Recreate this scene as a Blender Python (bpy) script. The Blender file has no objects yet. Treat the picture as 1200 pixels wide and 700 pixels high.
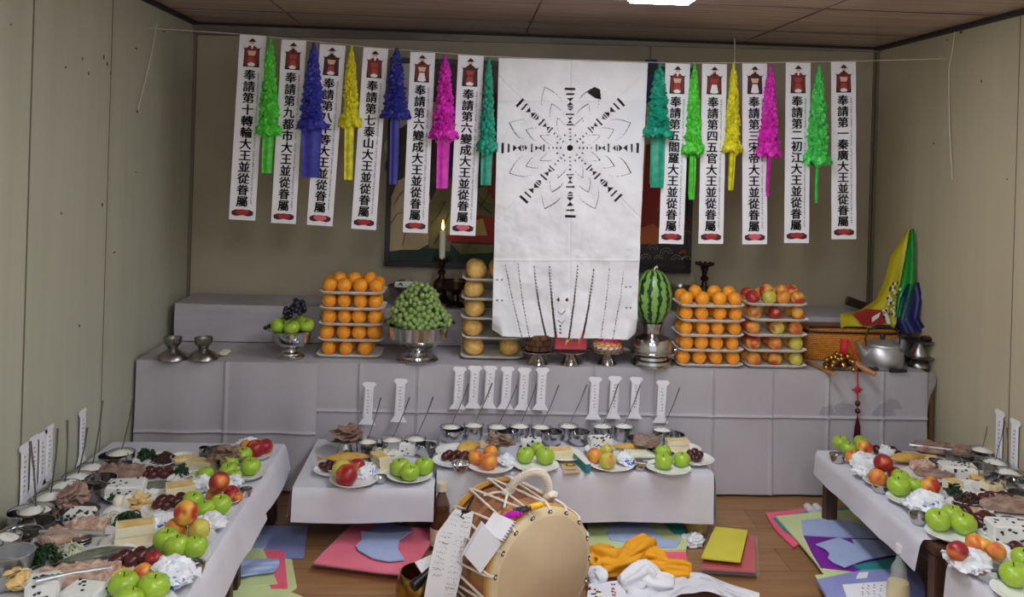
import bpy, bmesh, math, random
from mathutils import Vector, Matrix, Euler, noise

# ---------------------------------------------------------------- camera, world, lights
H, F, YAW, ROLL, PY = 1.57, 1000.0, 0.053, 0.030, 183.0      # camera height (m), focal length / principal row (px of 1200x700)
fw = Vector((math.sin(YAW), math.cos(YAW), 0)); r0 = Vector((math.cos(YAW), -math.sin(YAW), 0)); u0 = Vector((0, 0, 1))
rt = r0 * math.cos(ROLL) + u0 * math.sin(ROLL); up = u0 * math.cos(ROLL) - r0 * math.sin(ROLL)
EYE = Vector((0, 0, H))
SC = bpy.context.scene
COL = SC.collection
cd = bpy.data.cameras.new('camera'); cam = bpy.data.objects.new('camera', cd); COL.objects.link(cam)
cam.matrix_world = Matrix(((rt.x, up.x, -fw.x, EYE.x), (rt.y, up.y, -fw.y, EYE.y), (rt.z, up.z, -fw.z, EYE.z), (0, 0, 0, 1)))
cd.sensor_fit = 'HORIZONTAL'; cd.sensor_width = 36.0; cd.lens = 36.0 * F / 1200.0
cd.shift_y = -(350.0 - PY) / 1200.0; cd.clip_start = 0.02
SC.camera = cam
SC.view_settings.view_transform = 'Standard'; SC.view_settings.look = 'None'
SC.view_settings.gamma = 1.0; SC.view_settings.use_curve_mapping = False
SC.view_settings.exposure = 0.0
LAMP, FILL = 23.0, 0.86                                            # lamp radiance, rest-of-the-building light
w = bpy.data.worlds.new('world'); SC.world = w; w.use_nodes = True
w.node_tree.nodes['Background'].inputs[0].default_value = (0.93, 0.97, 1.0, 1)
w.node_tree.nodes['Background'].inputs[1].default_value = FILL

XL, XR, YB, ZC = -1.483, 2.295, 4.685, 2.227                       # room
YF, ZA = 3.977, 0.589                                              # altar front, altar top
YS, ZS = 4.36, 0.775                                               # rear shelf front, top
ZT = 0.306                                                         # side tables
YSTR = 4.0                                                         # hanging string

def ray(x, y): return fw + rt * ((x - 600) / F) - up * ((y - PY) / F)
def gz(x, y, z): d = ray(x, y); return EYE + d * ((z - H) / d.z)   # photo point standing on the level z
def gy(x, y, Y): d = ray(x, y); return EYE + d * (Y / d.y)         # ... on the upright plane at depth Y
def gx(x, y, X): d = ray(x, y); return EYE + d * (X / d.x)

# ---------------------------------------------------------------- materials
def lin(c):
    c = c / 255.0
    return c / 12.92 if c <= 0.04045 else ((c + 0.055) / 1.055) ** 2.4
def rgb(c): return (lin(c[0]), lin(c[1]), lin(c[2]), 1)
def mat(name, c, rough=0.6, metal=0.0, c2=None, scale=12.0, lo=0.4, hi=0.62, bump=0.0, bscale=60.0, sss=0.0, stretch=(1, 1, 1), alpha=1.0, trans=0.0, spec=0.5, emit=None, es=0.0, rand=0.0, detail=4.0):
    m = bpy.data.materials.new(name); m.use_nodes = True
    nt = m.node_tree; b = nt.nodes['Principled BSDF']
    b.inputs['Base Color'].default_value = rgb(c); b.inputs['Roughness'].default_value = rough
    b.inputs['Metallic'].default_value = metal; b.inputs['Alpha'].default_value = alpha
    b.inputs['Transmission Weight'].default_value = trans; b.inputs['Specular IOR Level'].default_value = spec
    if sss: b.inputs['Subsurface Weight'].default_value = sss; b.inputs['Subsurface Scale'].default_value = 0.008
    if emit: b.inputs['Emission Color'].default_value = rgb(emit); b.inputs['Emission Strength'].default_value = es
    if c2 or bump:
        tc = nt.nodes.new('ShaderNodeTexCoord'); mp = nt.nodes.new('ShaderNodeMapping')
        mp.inputs['Scale'].default_value = stretch
        nt.links.new(tc.outputs['Object'], mp.inputs['Vector']); vec = mp.outputs['Vector']
        if rand:
            oi = nt.nodes.new('ShaderNodeObjectInfo'); ad = nt.nodes.new('ShaderNodeVectorMath'); ad.operation = 'MULTIPLY_ADD'
            ad.inputs[1].default_value = (1, 1, 1)
            sc = nt.nodes.new('ShaderNodeMath'); sc.operation = 'MULTIPLY'; sc.inputs[1].default_value = rand
            nt.links.new(oi.outputs['Random'], sc.inputs[0]); nt.links.new(vec, ad.inputs[0]); nt.links.new(sc.outputs[0], ad.inputs[2]); vec = ad.outputs[0]
        if c2:
            n = nt.nodes.new('ShaderNodeTexNoise'); n.inputs['Scale'].default_value = scale; n.inputs['Detail'].default_value = detail
            r = nt.nodes.new('ShaderNodeValToRGB'); r.color_ramp.elements[0].position = lo; r.color_ramp.elements[1].position = hi
            r.color_ramp.elements[0].color = rgb(c); r.color_ramp.elements[1].color = rgb(c2)
            nt.links.new(vec, n.inputs['Vector']); nt.links.new(n.outputs['Fac'], r.inputs['Fac']); nt.links.new(r.outputs['Color'], b.inputs['Base Color'])
        if bump:
            n2 = nt.nodes.new('ShaderNodeTexNoise'); n2.inputs['Scale'].default_value = bscale; n2.inputs['Detail'].default_value = 3
            bp = nt.nodes.new('ShaderNodeBump'); bp.inputs['Strength'].default_value = bump; bp.inputs['Distance'].default_value = 0.004
            nt.links.new(vec, n2.inputs['Vector']); nt.links.new(n2.outputs['Fac'], bp.inputs['Height']); nt.links.new(bp.outputs['Normal'], b.inputs['Normal'])
    return m
M = {}
def dm(key, *a, **k): M[key] = mat(key, *a, **k); return M[key]

dm('back wall paint', (180, 169, 146), 0.45, c2=(166, 155, 132), scale=1.6, bump=0.05, bscale=9)
dm('left wall paint', (190, 192, 173), 0.42, c2=(180, 181, 160), scale=5, stretch=(1, 2.6, 0.16), bump=0.05, bscale=12, lo=.3, hi=.8)
dm('right wall paint', (200, 190, 162), 0.42, c2=(190, 180, 152), scale=5, stretch=(1, 2.6, 0.16), bump=0.05, bscale=12, lo=.3, hi=.8)
dm('wall joint', (118, 110, 92), 0.6); dm('ceiling joint', (104, 84, 76), 0.5); dm('dark joint', (40, 36, 32), 0.7); dm('scuff', (196, 190, 172), 0.7); dm('grime', (84, 78, 66), 0.8)
dm('cornice', (150, 142, 128), 0.5, c2=(112, 102, 92), scale=5, stretch=(.4, 1, 1))
dm('altar cloth', (186, 182, 188), 0.75, c2=(178, 173, 180), scale=3, bump=0.15, bscale=25)
dm('altar cloth stain', (158, 155, 164), 0.8)
dm('table cloth', (216, 216, 224), 0.75, c2=(206, 206, 216), scale=4, bump=0.15, bscale=22)
dm('dark wood', (84, 58, 46), 0.5, c2=(58, 38, 30), scale=8, stretch=(1, 1, .15))
dm('raw wood', (150, 112, 62), 0.6, c2=(112, 80, 40), scale=10, stretch=(1, 1, .2))
dm('porcelain', (240, 240, 238), 0.18); dm('tray', (246, 243, 236), 0.35)
dm('steel', (200, 200, 202), 0.16, 1.0, bump=0.02, bscale=8); dm('dull steel', (204, 206, 210), 0.42, 0.85, c2=(186, 188, 192), scale=10)
dm('dark steel', (150, 148, 146), 0.3, 1.0); dm('bronze', (92, 78, 64), 0.35, 0.9, c2=(60, 50, 42), scale=14)
dm('paper', (238, 238, 242), 0.8, c2=(230, 230, 236), scale=6, bump=0.12, bscale=14)
dm('banner paper', (240, 239, 245), 0.75); dm('ink', (24, 22, 26), 0.7); dm('pale ink', (120, 120, 128), 0.8)
dm('rice', (246, 246, 238), 0.7, bump=0.9, bscale=170, sss=.1)
dm('green apple', (148, 190, 44), 0.28, c2=(176, 202, 78), scale=9, lo=.35, hi=.75, rand=7, sss=.05)
dm('apple stem', (74, 56, 34), 0.7)
dm('peach', (234, 176, 74), 0.38, c2=(188, 54, 42), scale=.75, lo=.4, hi=.62, rand=9, detail=1)
dm('red peach', (156, 36, 44), 0.32, c2=(226, 138, 62), scale=0.7, lo=.52, hi=.72, rand=9, detail=1)
dm('golden peach', (232, 160, 62), 0.4, c2=(204, 88, 50), scale=.8, lo=.38, hi=.68, rand=9, detail=1)
dm('green peach', (204, 196, 84), 0.38, c2=(198, 76, 54), scale=.8, lo=.5, hi=.7, rand=9, detail=1)
dm('orange skin', (252, 170, 42), 0.38, c2=(246, 150, 28), scale=3, bump=0.25, bscale=70, rand=5)
dm('pear skin', (236, 194, 112), 0.5, c2=(220, 170, 88), scale=3, bump=0.08, bscale=60, rand=5)
dm('green grape', (112, 142, 70), 0.25, c2=(156, 180, 110), scale=18, rand=8, sss=.1); dm('black grape', (34, 32, 48), 0.35)
dm('jujube', (62, 25, 27), 0.28, c2=(90, 38, 36), scale=1.2, rand=6)
dm('boiled pork', (178, 150, 136), 0.5, c2=(132, 102, 90), scale=30, bump=0.8, bscale=110, lo=.35, hi=.65, stretch=(1, 2.2, 1))
dm('pink pork', (226, 200, 180), 0.45, c2=(180, 138, 120), scale=34, bump=0.8, bscale=110, lo=.35, hi=.65, stretch=(1, 2.2, 1))
dm('brown pork', (174, 146, 128), 0.55, c2=(112, 84, 70), scale=34, bump=0.8, bscale=110, lo=.35, hi=.65, stretch=(1, 2.2, 1))
dm('tofu', (240, 232, 204), 0.5, c2=(232, 218, 178), scale=14, bump=0.2, bscale=60); dm('fried edge', (222, 186, 110), 0.6, c2=(236, 212, 150), scale=20)
dm('bean cake', (236, 236, 232), 0.55, bump=0.3, bscale=60); dm('black bean', (40, 40, 46), 0.4)
dm('egg fry', (232, 196, 122), 0.5, c2=(240, 214, 156), scale=18, bump=0.3, bscale=40)
dm('spinach', (38, 74, 34), 0.4, c2=(24, 48, 24), scale=40); dm('sprout', (226, 226, 206), 0.45, c2=(206, 210, 180), scale=30)
dm('fern', (82, 58, 44), 0.5, c2=(54, 38, 30), scale=40)
dm('dried fish', (216, 174, 84), 0.45, c2=(176, 124, 52), scale=22, lo=.4, hi=.7, bump=.2, bscale=60); dm('mackerel', (118, 122, 104), 0.3, c2=(70, 74, 64), scale=22, lo=.4, hi=.66)
dm('melon flesh', (228, 230, 206), 0.4, c2=(238, 238, 222), scale=20)
dm('wrapper', (236, 240, 246), 0.35, bump=0.2, bscale=30); dm('clear film', (236, 240, 244), 0.1, alpha=0.05, bump=.3, bscale=20)
dm('egg', (240, 234, 220), 0.4)
dm('glass', (240, 244, 244), 0.03, alpha=.24); dm('brown glass', (104, 66, 34), 0.05, alpha=.6); dm('amber liquor', (216, 192, 112), 0.1); dm('brown liquor', (70, 40, 20), 0.1)
dm('cream cap', (226, 216, 188), 0.45); dm('clear cap', (220, 222, 224), 0.3)
dm('white rope', (226, 216, 204), 0.8, bump=.4, bscale=200); dm('drum skin', (206, 184, 152), 0.55, c2=(196, 172, 140), scale=5, bump=.06, bscale=40)
dm('drum skin rim', (222, 206, 168), 0.5, c2=(210, 190, 148), scale=6)
dm('drum wood', (204, 150, 96), 0.42, c2=(164, 108, 64), scale=5, stretch=(1, 1, 1), lo=.3, hi=.7); dm('drum band', (150, 102, 72), 0.42, c2=(126, 82, 56), scale=5)
dm('hoop', (206, 152, 70), 0.45); dm('black plastic', (28, 28, 32), 0.35)
dm('magenta foil', (200, 30, 190), 0.25); dm('gold foil', (240, 186, 40), 0.25); dm('dark foil', (56, 58, 66), .3)
for k, c in dict(lime=(84, 214, 60), blue=(58, 58, 170), yellow=(228, 220, 30), magenta=(226, 40, 190), teal=(20, 158, 128), green=(76, 214, 92), deepblue=(50, 50, 150)).items():
    dm('crepe ' + k, c, 0.45, c2=tuple(int(v * .86) for v in c), scale=30, sss=0.0)
dm('pink sheet', (248, 112, 140), 0.5, c2=(244, 98, 128), scale=8, bump=.12, bscale=12); dm('blue sheet', (176, 192, 232), 0.6, c2=(168, 184, 226), scale=8, bump=.12, bscale=12)
dm('lilac sheet', (150, 158, 214), 0.45, c2=(140, 146, 204), scale=6, bump=.12, bscale=12); dm('green sheet', (212, 226, 166), 0.6, c2=(204, 218, 156), scale=6, bump=.12, bscale=12)
dm('purple sheet', (128, 24, 160), 0.5, c2=(116, 18, 148), scale=6, bump=.12, bscale=12); dm('teal sheet', (40, 150, 146), 0.5); dm('lemon sheet', (214, 204, 72), 0.6, c2=(206, 196, 62), scale=6, bump=.12, bscale=12)
dm('red sheet', (196, 62, 70), 0.45); dm('maroon sheet', (112, 34, 48), 0.4)
dm('saffron cloth', (240, 172, 30), 0.8, c2=(228, 158, 24), scale=6, bump=.3, bscale=40); dm('white cloth', (232, 232, 238), 0.85, c2=(222, 222, 230), scale=6, bump=.2, bscale=40)
dm('silk yellow', (206, 190, 40), 0.4); dm('silk green', (30, 140, 50), 0.4); dm('silk navy', (28, 36, 92), 0.4); dm('silk red', (150, 30, 34), 0.4); dm('silk white', (220, 220, 210), .5)
dm('spoon steel', (128, 126, 124), 0.35, 0.9); dm('dark lacquer', (52, 30, 30), 0.35); dm('brass', (206, 164, 84), 0.28, 1.0, c2=(150, 112, 52), scale=20)
dm('red ribbon', (190, 26, 34), 0.5); dm('bead', (78, 26, 26), 0.25)
dm('candle wax', (244, 238, 224), 0.5, sss=.2); dm('flame', (255, 170, 60), 0.5, emit=(255, 190, 90), es=9.0); dm('wick', (30, 26, 24), .8)
dm('flesh paint', (226, 186, 150), .7); dm('robe red', (118, 40, 42), .7); dm('robe plum', (72, 32, 42), .7); dm('throne black', (44, 30, 34), .7); dm('robe orange', (168, 70, 54), .7); dm('lotus red', (172, 44, 46), .7); dm('lotus pink', (214, 96, 110), .7); dm('lotus dark', (70, 26, 40), .7)
dm('picture ground', (74, 66, 56), .5, c2=(48, 44, 40), scale=6); dm('picture cream', (206, 186, 150), .55, c2=(188, 166, 130), scale=5); dm('picture green', (24, 56, 40), .55); dm('picture red', (168, 40, 36), .55); dm('picture olive', (134, 132, 84), .55, c2=(112, 112, 70), scale=8)
dm('picture gold', (206, 176, 84), .5); dm('picture navy', (40, 52, 92), .55); dm('picture orange', (206, 112, 60), .55); dm('picture line', (190, 190, 180), .6); dm('picture pale', (196, 204, 196), .6)
dm('frame black', (26, 24, 24), .35)
dm('teal cover', (36, 140, 146), .45); dm('page edge', (236, 232, 222), .7); dm('tan print', (206, 176, 134), .6); dm('snack brown', (110, 72, 48), .6, c2=(78, 48, 32), scale=10)
dm('candy pink', (222, 60, 110), .4); dm('candy yellow', (238, 206, 50), .4); dm('candy green', (60, 130, 60), .4); dm('candy white', (240, 236, 232), .4)
dm('block red', (206, 60, 78), .35); dm('diffuser', (255, 255, 255), .5, emit=(244, 248, 255), es=LAMP); dm('lamp body', (226, 226, 222), .5)

def custom_mats():
    # laminate planks
    m = mat('floor planks', (150, 104, 62), 0.42); nt = m.node_tree; b = nt.nodes['Principled BSDF']; N = nt.nodes.new; L = nt.links.new
    tc = N('ShaderNodeTexCoord'); br = N('ShaderNodeTexBrick'); br.inputs['Scale'].default_value = 1.0
    br.inputs['Brick Width'].default_value = 1.3; br.inputs['Row Height'].default_value = 0.19; br.inputs['Mortar Size'].default_value = 0.0022
    br.inputs['Color1'].default_value = rgb((170, 128, 86)); br.inputs['Color2'].default_value = rgb((152, 112, 72)); br.inputs['Mortar'].default_value = rgb((118, 82, 52))
    mp = N('ShaderNodeMapping'); mp.inputs['Scale'].default_value = (1.4, 14, 1); n = N('ShaderNodeTexNoise'); n.inputs['Scale'].default_value = 3; n.inputs['Detail'].default_value = 6
    mx = N('ShaderNodeMix'); mx.data_type = 'RGBA'; mx.blend_type = 'MULTIPLY'; mx.inputs['Factor'].default_value = 0.75
    r = N('ShaderNodeValToRGB'); r.color_ramp.elements[0].position = .3; r.color_ramp.elements[1].position = .7; r.color_ramp.elements[0].color = (.62, .58, .54, 1); r.color_ramp.elements[1].color = (1, 1, 1, 1)
    L(tc.outputs['Object'], br.inputs['Vector']); L(tc.outputs['Object'], mp.inputs['Vector']); L(mp.outputs['Vector'], n.inputs['Vector']); L(n.outputs['Fac'], r.inputs['Fac'])
    L(br.outputs['Color'], mx.inputs[6]); L(r.outputs['Color'], mx.inputs[7]); L(mx.outputs[2], b.inputs['Base Color']); M['floor planks'] = m
    # glossy ceiling panels with a wood print
    m = mat('ceiling boards', (120, 94, 84), 0.24); nt = m.node_tree; b = nt.nodes['Principled BSDF']; N = nt.nodes.new; L = nt.links.new
    tc = N('ShaderNodeTexCoord'); mp = N('ShaderNodeMapping'); mp.inputs['Scale'].default_value = (.8, 16, 1); n = N('ShaderNodeTexNoise'); n.inputs['Scale'].default_value = 3; n.inputs['Detail'].default_value = 6
    r = N('ShaderNodeValToRGB'); r.color_ramp.elements[0].color = rgb((166, 140, 130)); r.color_ramp.elements[1].color = rgb((196, 170, 158)); r.color_ramp.elements[0].position = .35; r.color_ramp.elements[1].position = .65
    L(tc.outputs['Object'], mp.inputs['Vector']); L(mp.outputs['Vector'], n.inputs['Vector']); L(n.outputs['Fac'], r.inputs['Fac']); L(r.outputs['Color'], b.inputs['Base Color']); M['ceiling boards'] = m
    # watermelon rind: dark wavy meridian stripes (unit sphere)
    m = mat('melon rind', (90, 160, 60), 0.3); nt = m.node_tree; b = nt.nodes['Principled BSDF']; N = nt.nodes.new; L = nt.links.new
    tc = N('ShaderNodeTexCoord'); sp = N('ShaderNodeSeparateXYZ'); at = N('ShaderNodeMath'); at.operation = 'ARCTAN2'
    n = N('ShaderNodeTexNoise'); n.inputs['Scale'].default_value = 5; n.inputs['Detail'].default_value = 4
    mu = N('ShaderNodeMath'); mu.operation = 'MULTIPLY_ADD'; mu.inputs[1].default_value = 12.0
    ns = N('ShaderNodeMath'); ns.operation = 'MULTIPLY'; ns.inputs[1].default_value = 6.5
    si = N('ShaderNodeMath'); si.operation = 'SINE'; r = N('ShaderNodeValToRGB')
    e = r.color_ramp.elements; e[0].position = .5; e[0].color = rgb((124, 172, 82)); e[1].position = .74; e[1].color = rgb((24, 54, 32))
    ma = N('ShaderNodeMath'); ma.operation = 'MULTIPLY_ADD'; ma.inputs[1].default_value = .5; ma.inputs[2].default_value = .5
    L(tc.outputs['Object'], sp.inputs[0]); L(sp.outputs[0], at.inputs[0]); L(sp.outputs[1], at.inputs[1]); L(tc.outputs['Object'], n.inputs['Vector'])
    L(n.outputs['Fac'], ns.inputs[0]); L(at.outputs[0], mu.inputs[0]); L(ns.outputs[0], mu.inputs[2]); L(mu.outputs[0], si.inputs[0]); L(si.outputs[0], ma.inputs[0]); L(ma.outputs[0], r.inputs['Fac']); L(r.outputs['Color'], b.inputs['Base Color']); M['melon rind'] = m
    # wrapper with a blue print patch
    m = mat('printed wrapper', (236, 240, 246), 0.3); nt = m.node_tree; b = nt.nodes['Principled BSDF']; N = nt.nodes.new; L = nt.links.new
    tc = N('ShaderNodeTexCoord'); n = N('ShaderNodeTexNoise'); n.inputs['Scale'].default_value = 4.5; n.inputs['Detail'].default_value = 5
    sp = N('ShaderNodeVectorMath'); sp.operation = 'DISTANCE'; sp.inputs[1].default_value = (0.1, -.75, .55)
    oi = N('ShaderNodeObjectInfo'); ad = N('ShaderNodeVectorMath'); ad.operation = 'ADD'
    m1 = N('ShaderNodeMath'); m1.operation = 'MULTIPLY_ADD'; m1.inputs[1].default_value = -.34
    r = N('ShaderNodeValToRGB'); e = r.color_ramp.elements; e[0].position = .36; e[0].color = rgb((238, 241, 247)); e[1].position = .40; e[1].color = rgb((72, 112, 196))
    L(tc.outputs['Object'], ad.inputs[0]); L(oi.outputs['Random'], ad.inputs[1]); L(ad.outputs[0], n.inputs['Vector']); L(tc.outputs['Object'], sp.inputs[0])
    L(sp.outputs['Value'], m1.inputs[0]); L(n.outputs['Fac'], m1.inputs[2]); L(m1.outputs[0], r.inputs['Fac']); L(r.outputs['Color'], b.inputs['Base Color']); M['printed wrapper'] = m
    # woven gold basketwork
    m = mat('gold weave', (216, 138, 40), 0.45); nt = m.node_tree; b = nt.nodes['Principled BSDF']; N = nt.nodes.new; L = nt.links.new
    tc = N('ShaderNodeTexCoord'); ck = N('ShaderNodeTexBrick'); ck.inputs['Scale'].default_value = 1; ck.inputs['Brick Width'].default_value = .016; ck.inputs['Row Height'].default_value = .007; ck.inputs['Mortar Size'].default_value = .0012
    ck.inputs['Color1'].default_value = rgb((246, 172, 54)); ck.inputs['Color2'].default_value = rgb((220, 134, 36)); ck.inputs['Mortar'].default_value = rgb((128, 70, 20))
    mp = N('ShaderNodeMapping'); mp.inputs['Rotation'].default_value = (math.pi / 2, 0, 0)
    L(tc.outputs['Object'], mp.inputs['Vector']); L(mp.outputs['Vector'], ck.inputs['Vector']); L(ck.outputs['Color'], b.inputs['Base Color']); M['gold weave'] = m
custom_mats()

# ---------------------------------------------------------------- mesh building
class MB:
    def __init__(s): s.v = []; s.f = []; s.mi = []
    def add(s, vs, fs, mi=0, T=None):
        o = len(s.v); s.v += [tuple(T @ Vector(p)) if T else tuple(p) for p in vs]
        for f in fs: s.f.append(tuple(o + i for i in f)); s.mi.append(mi)
        return s
    def box(s, c, d, mi=0, T=None, rz=0):
        x, y, z = d[0] / 2, d[1] / 2, d[2] / 2; R = Matrix.Translation(c) @ Matrix.Rotation(rz, 4, 'Z')
        if T: R = T @ R
        return s.add([(-x, -y, -z), (x, -y, -z), (x, y, -z), (-x, y, -z), (-x, -y, z), (x, -y, z), (x, y, z), (-x, y, z)],
                     [(3, 2, 1, 0), (4, 5, 6, 7), (0, 1, 5, 4), (1, 2, 6, 5), (2, 3, 7, 6), (3, 0, 4, 7)], mi, R)
    def lathe(s, prof, seg=32, mi=0, T=None, sy=1.0):
        vs = []; fs = []; rows = []
        for r, z in prof:
            if r < 1e-6: rows.append([len(vs)]); vs.append((0, 0, z))
            else:
                rows.append(list(range(len(vs), len(vs) + seg)))
                vs += [(r * math.cos(2 * math.pi * i / seg), sy * r * math.sin(2 * math.pi * i / seg), z) for i in range(seg)]
        for a, b in zip(rows, rows[1:]):
            for i in range(seg):
                j = (i + 1) % seg
                if len(a) == 1 and len(b) == 1: continue
                if len(a) == 1: fs.append((a[0], b[j], b[i]))
                elif len(b) == 1: fs.append((a[i], a[j], b[0]))
                else: fs.append((a[i], a[j], b[j], b[i]))
        return s.add(vs, fs, mi, T)
    def tube(s, pts, rad, seg=8, mi=0, T=None, flat=1.0, caps=True):
        pts = [Vector(p) for p in pts]; n = len(pts); rads = rad if isinstance(rad, (list, tuple)) else [rad] * n
        vs = []; fs = []; ref = None
        for i, p in enumerate(pts):
            t = (pts[min(i + 1, n - 1)] - pts[max(i - 1, 0)]).normalized()
            if ref is None: ref = t.orthogonal().normalized()
            ref = (ref - t * ref.dot(t));
            ref = ref.normalized() if ref.length > 1e-6 else t.orthogonal().normalized()
            q = t.cross(ref)
            vs += [p + (ref * math.cos(2 * math.pi * k / seg) + q * flat * math.sin(2 * math.pi * k / seg)) * rads[i] for k in range(seg)]
        for i in range(n - 1):
            for k in range(seg):
                j = (k + 1) % seg; fs.append((i * seg + k, i * seg + j, (i + 1) * seg + j, (i + 1) * seg + k))
        if caps: fs.append(tuple(range(seg - 1, -1, -1))); fs.append(tuple((n - 1) * seg + k for k in range(seg)))
        return s.add(vs, fs, mi, T)
    def grid(s, nu, nv, fn, mi=0, T=None, keep=None):
        vs = [fn(i / nu, j / nv) for j in range(nv + 1) for i in range(nu + 1)]; fs = []
        for j in range(nv):
            for i in range(nu):
                if keep and not keep((i + .5) / nu, (j + .5) / nv): continue
                a = j * (nu + 1) + i; fs.append((a, a + 1, a + nu + 2, a + nu + 1))
        return s.add(vs, fs, mi, T)
    def ball(s, c, r, seg=14, rings=9, mi=0, T=None, fn=None):
        r = (r, r, r) if not isinstance(r, (tuple, list)) else r; vs = [(0, 0, 1)]; 
        for j in range(1, rings):
            a = math.pi * j / rings
            vs += [(math.sin(a) * math.cos(2 * math.pi * i / seg), math.sin(a) * math.sin(2 * math.pi * i / seg), math.cos(a)) for i in range(seg)]
        vs.append((0, 0, -1)); fs = []
        for i in range(seg): fs.append((0, 1 + i, 1 + (i + 1) % seg))
        for j in range(rings - 2):
            for i in range(seg):
                a = 1 + j * seg + i; b = 1 + j * seg + (i + 1) % seg; fs.append((a, a + seg, b + seg, b))
        e = len(vs) - 1; o = 1 + (rings - 2) * seg
        for i in range(seg): fs.append((e, o + (i + 1) % seg, o + i))
        if fn: vs = [fn(Vector(v)) for v in vs]
        return s.add([(c[0] + v[0] * r[0], c[1] + v[1] * r[1], c[2] + v[2] * r[2]) for v in vs], fs, mi, T)
    def prism(s, pts, d, mi=0, T=None):       # closed polygon (3D points) extruded by vector d
        n = len(pts); d = Vector(d); a = [Vector(p) for p in pts]
        return s.add(a + [p + d for p in a], [tuple(range(n - 1, -1, -1)), tuple(range(n, 2 * n))] + [(i, (i + 1) % n, n + (i + 1) % n, n + i) for i in range(n)], mi, T)
    def mesh(s, name, mats, angle=40, bevel=0.0, smooth=True):
        me = bpy.data.meshes.new(name); me.from_pydata(s.v, [], s.f)
        for m in (mats if isinstance(mats, (list, tuple)) else [mats]): me.materials.append(M[m] if isinstance(m, str) else m)
        me.polygons.foreach_set('material_index', s.mi)
        bm = bmesh.new(); bm.from_mesh(me); bmesh.ops.recalc_face_normals(bm, faces=bm.faces)
        if bevel: bmesh.ops.bevel(bm, geom=[e for e in bm.edges if len(e.link_faces) == 2 and e.calc_face_angle(0) > .6], offset=bevel, segments=2, affect='EDGES', clamp_overlap=True)
        bm.to_mesh(me); bm.free()
        if smooth:
            me.polygons.foreach_set('use_smooth', [True] * len(me.polygons)); me.set_sharp_from_angle(angle=math.radians(angle))
        me.update(); return me

LABELS = {}
def link(name, data, parent=None, loc=(0, 0, 0), rot=(0, 0, 0), scale=1.0):
    o = bpy.data.objects.new(name, data); COL.objects.link(o)
    o.location = loc; o.rotation_euler = rot; o.scale = (scale, scale, scale) if not isinstance(scale, (tuple, list)) else scale
    if parent: o.parent = parent
    return o
def tag(o, label, cat, group=None, kind=None):
    o['label'] = label; o['category'] = cat
    if group: o['group'] = group
    if kind: o['kind'] = kind
    if label in LABELS and not group: print('DUP LABEL', label)
    LABELS[label] = 1
    if len(label.split()) > 16: print('LONG', len(label.split()), label)
    return o
def thing(name, label, cat, loc, group=None, rz=0.0, data=None, scale=1.0, rot=None, kind=None):
    return tag(link(name, data, None, loc, rot or (0, 0, rz), scale), label, cat, group, kind)
def struct(name, mb, mats, **k):
    o = link(name, mb.mesh(name, mats, **k)); o['kind'] = 'structure'; return o
CACHE = {}
def cached(key, fn):
    if key not in CACHE: CACHE[key] = fn()
    return CACHE[key]
ORD = ['first', 'second', 'third', 'fourth', 'fifth', 'sixth', 'seventh', 'eighth', 'ninth', 'tenth', 'eleventh', 'twelfth']
RND = random.Random(7)
def fbm(p, s=1.0, off=0.0): return noise.fractal(Vector(p) * s + Vector((off, off * .7, -off)), 1.0, 2.0, 3)

# ---------------------------------------------------------------- room shell
Y0 = -1.6
b = MB(); b.box(((XL + XR) / 2, (Y0 + YB) / 2, -.05), (XR - XL + .2, YB - Y0 + .2, .1)); struct('floor', b, 'floor planks')
b = MB(); b.box(((XL + XR) / 2, (Y0 + YB) / 2, ZC + .06), (XR - XL + .2, YB - Y0 + .2, .1))
struct('ceiling', b, 'ceiling boards')
b = MB()
for Y in (4.2, 3.55, 2.7, 1.9): b.box(((XL + XR) / 2, Y, ZC + .0085), (XR - XL, .006, .005))
for X in (-.9, .3, 1.5): b.box((X, (Y0 + YB) / 2, ZC + .0085), (.005, YB - Y0, .005))
struct('trim_1', b, 'ceiling joint')
b = MB(); b.box(((XL + XR) / 2, YB + .05, ZC / 2 + .05), (XR - XL + .2, .1, ZC + .2))
struct('wall_back', b, 'back wall paint')
def wall(name, X, sgn, m):
    b = MB(); b.box((X + sgn * .05, (Y0 + YB) / 2, ZC / 2 + .05), (.1, YB - Y0 + .1, ZC + .2)); struct(name, b, m)
wall('wall_left', XL, -1, 'left wall paint'); wall('wall_right', XR, 1, 'right wall paint')
# panel joints and ribs on the walls
b = MB()
for Y in (2.98, 1.83): b.box((XL + .001, Y, ZC / 2), (.004, .006, ZC))
for Y in (3.62,): b.box((XL + .001, Y, ZC / 2), (.003, .003, ZC))
for Y in (3.45, 2.4): b.box((XR - .001, Y, ZC / 2), (.003, .003, ZC))
struct('trim_2', b, 'wall joint')
b = MB(); b.box((XL + .008, YB - .008, ZC / 2), (.016, .016, ZC)); b.box((XR - .008, YB - .008, ZC / 2), (.016, .016, ZC)); b.box((1.0, YB - .002, ZC / 2), (.006, .004, ZC)); b.box((2.27, YB - .004, 1.5), (.008, .008, 1.5))
struct('trim_3', b, 'wall joint')
# sloping cornice strip along the top of the back wall
p = [gy(228, 12, YB - .03), gy(1026, 54, YB - .03), gy(1026, 60, YB - .03), gy(228, 30, YB - .03)]
b = MB(); b.prism([(XL, YB - .03, ZC + .015), (XR, YB - .03, ZC + .015), (XR, YB - .03, ZC - .012), (XL, YB - .03, ZC - .055)], (0, .03, 0)); struct('trim_4', b, 'cornice')
b = MB(); b.box(((XL + XR) / 2, YB - .02, ZC + .004), (XR - XL, .05, .014)); b.box((XR - .02, (YB + Y0) / 2, ZC + .002), (.05, YB - Y0, .016)); b.box((XL + .015, (YB + Y0) / 2, ZC + .002), (.03, YB - Y0, .016)); struct('trim_5', b, 'dark joint')
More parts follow.
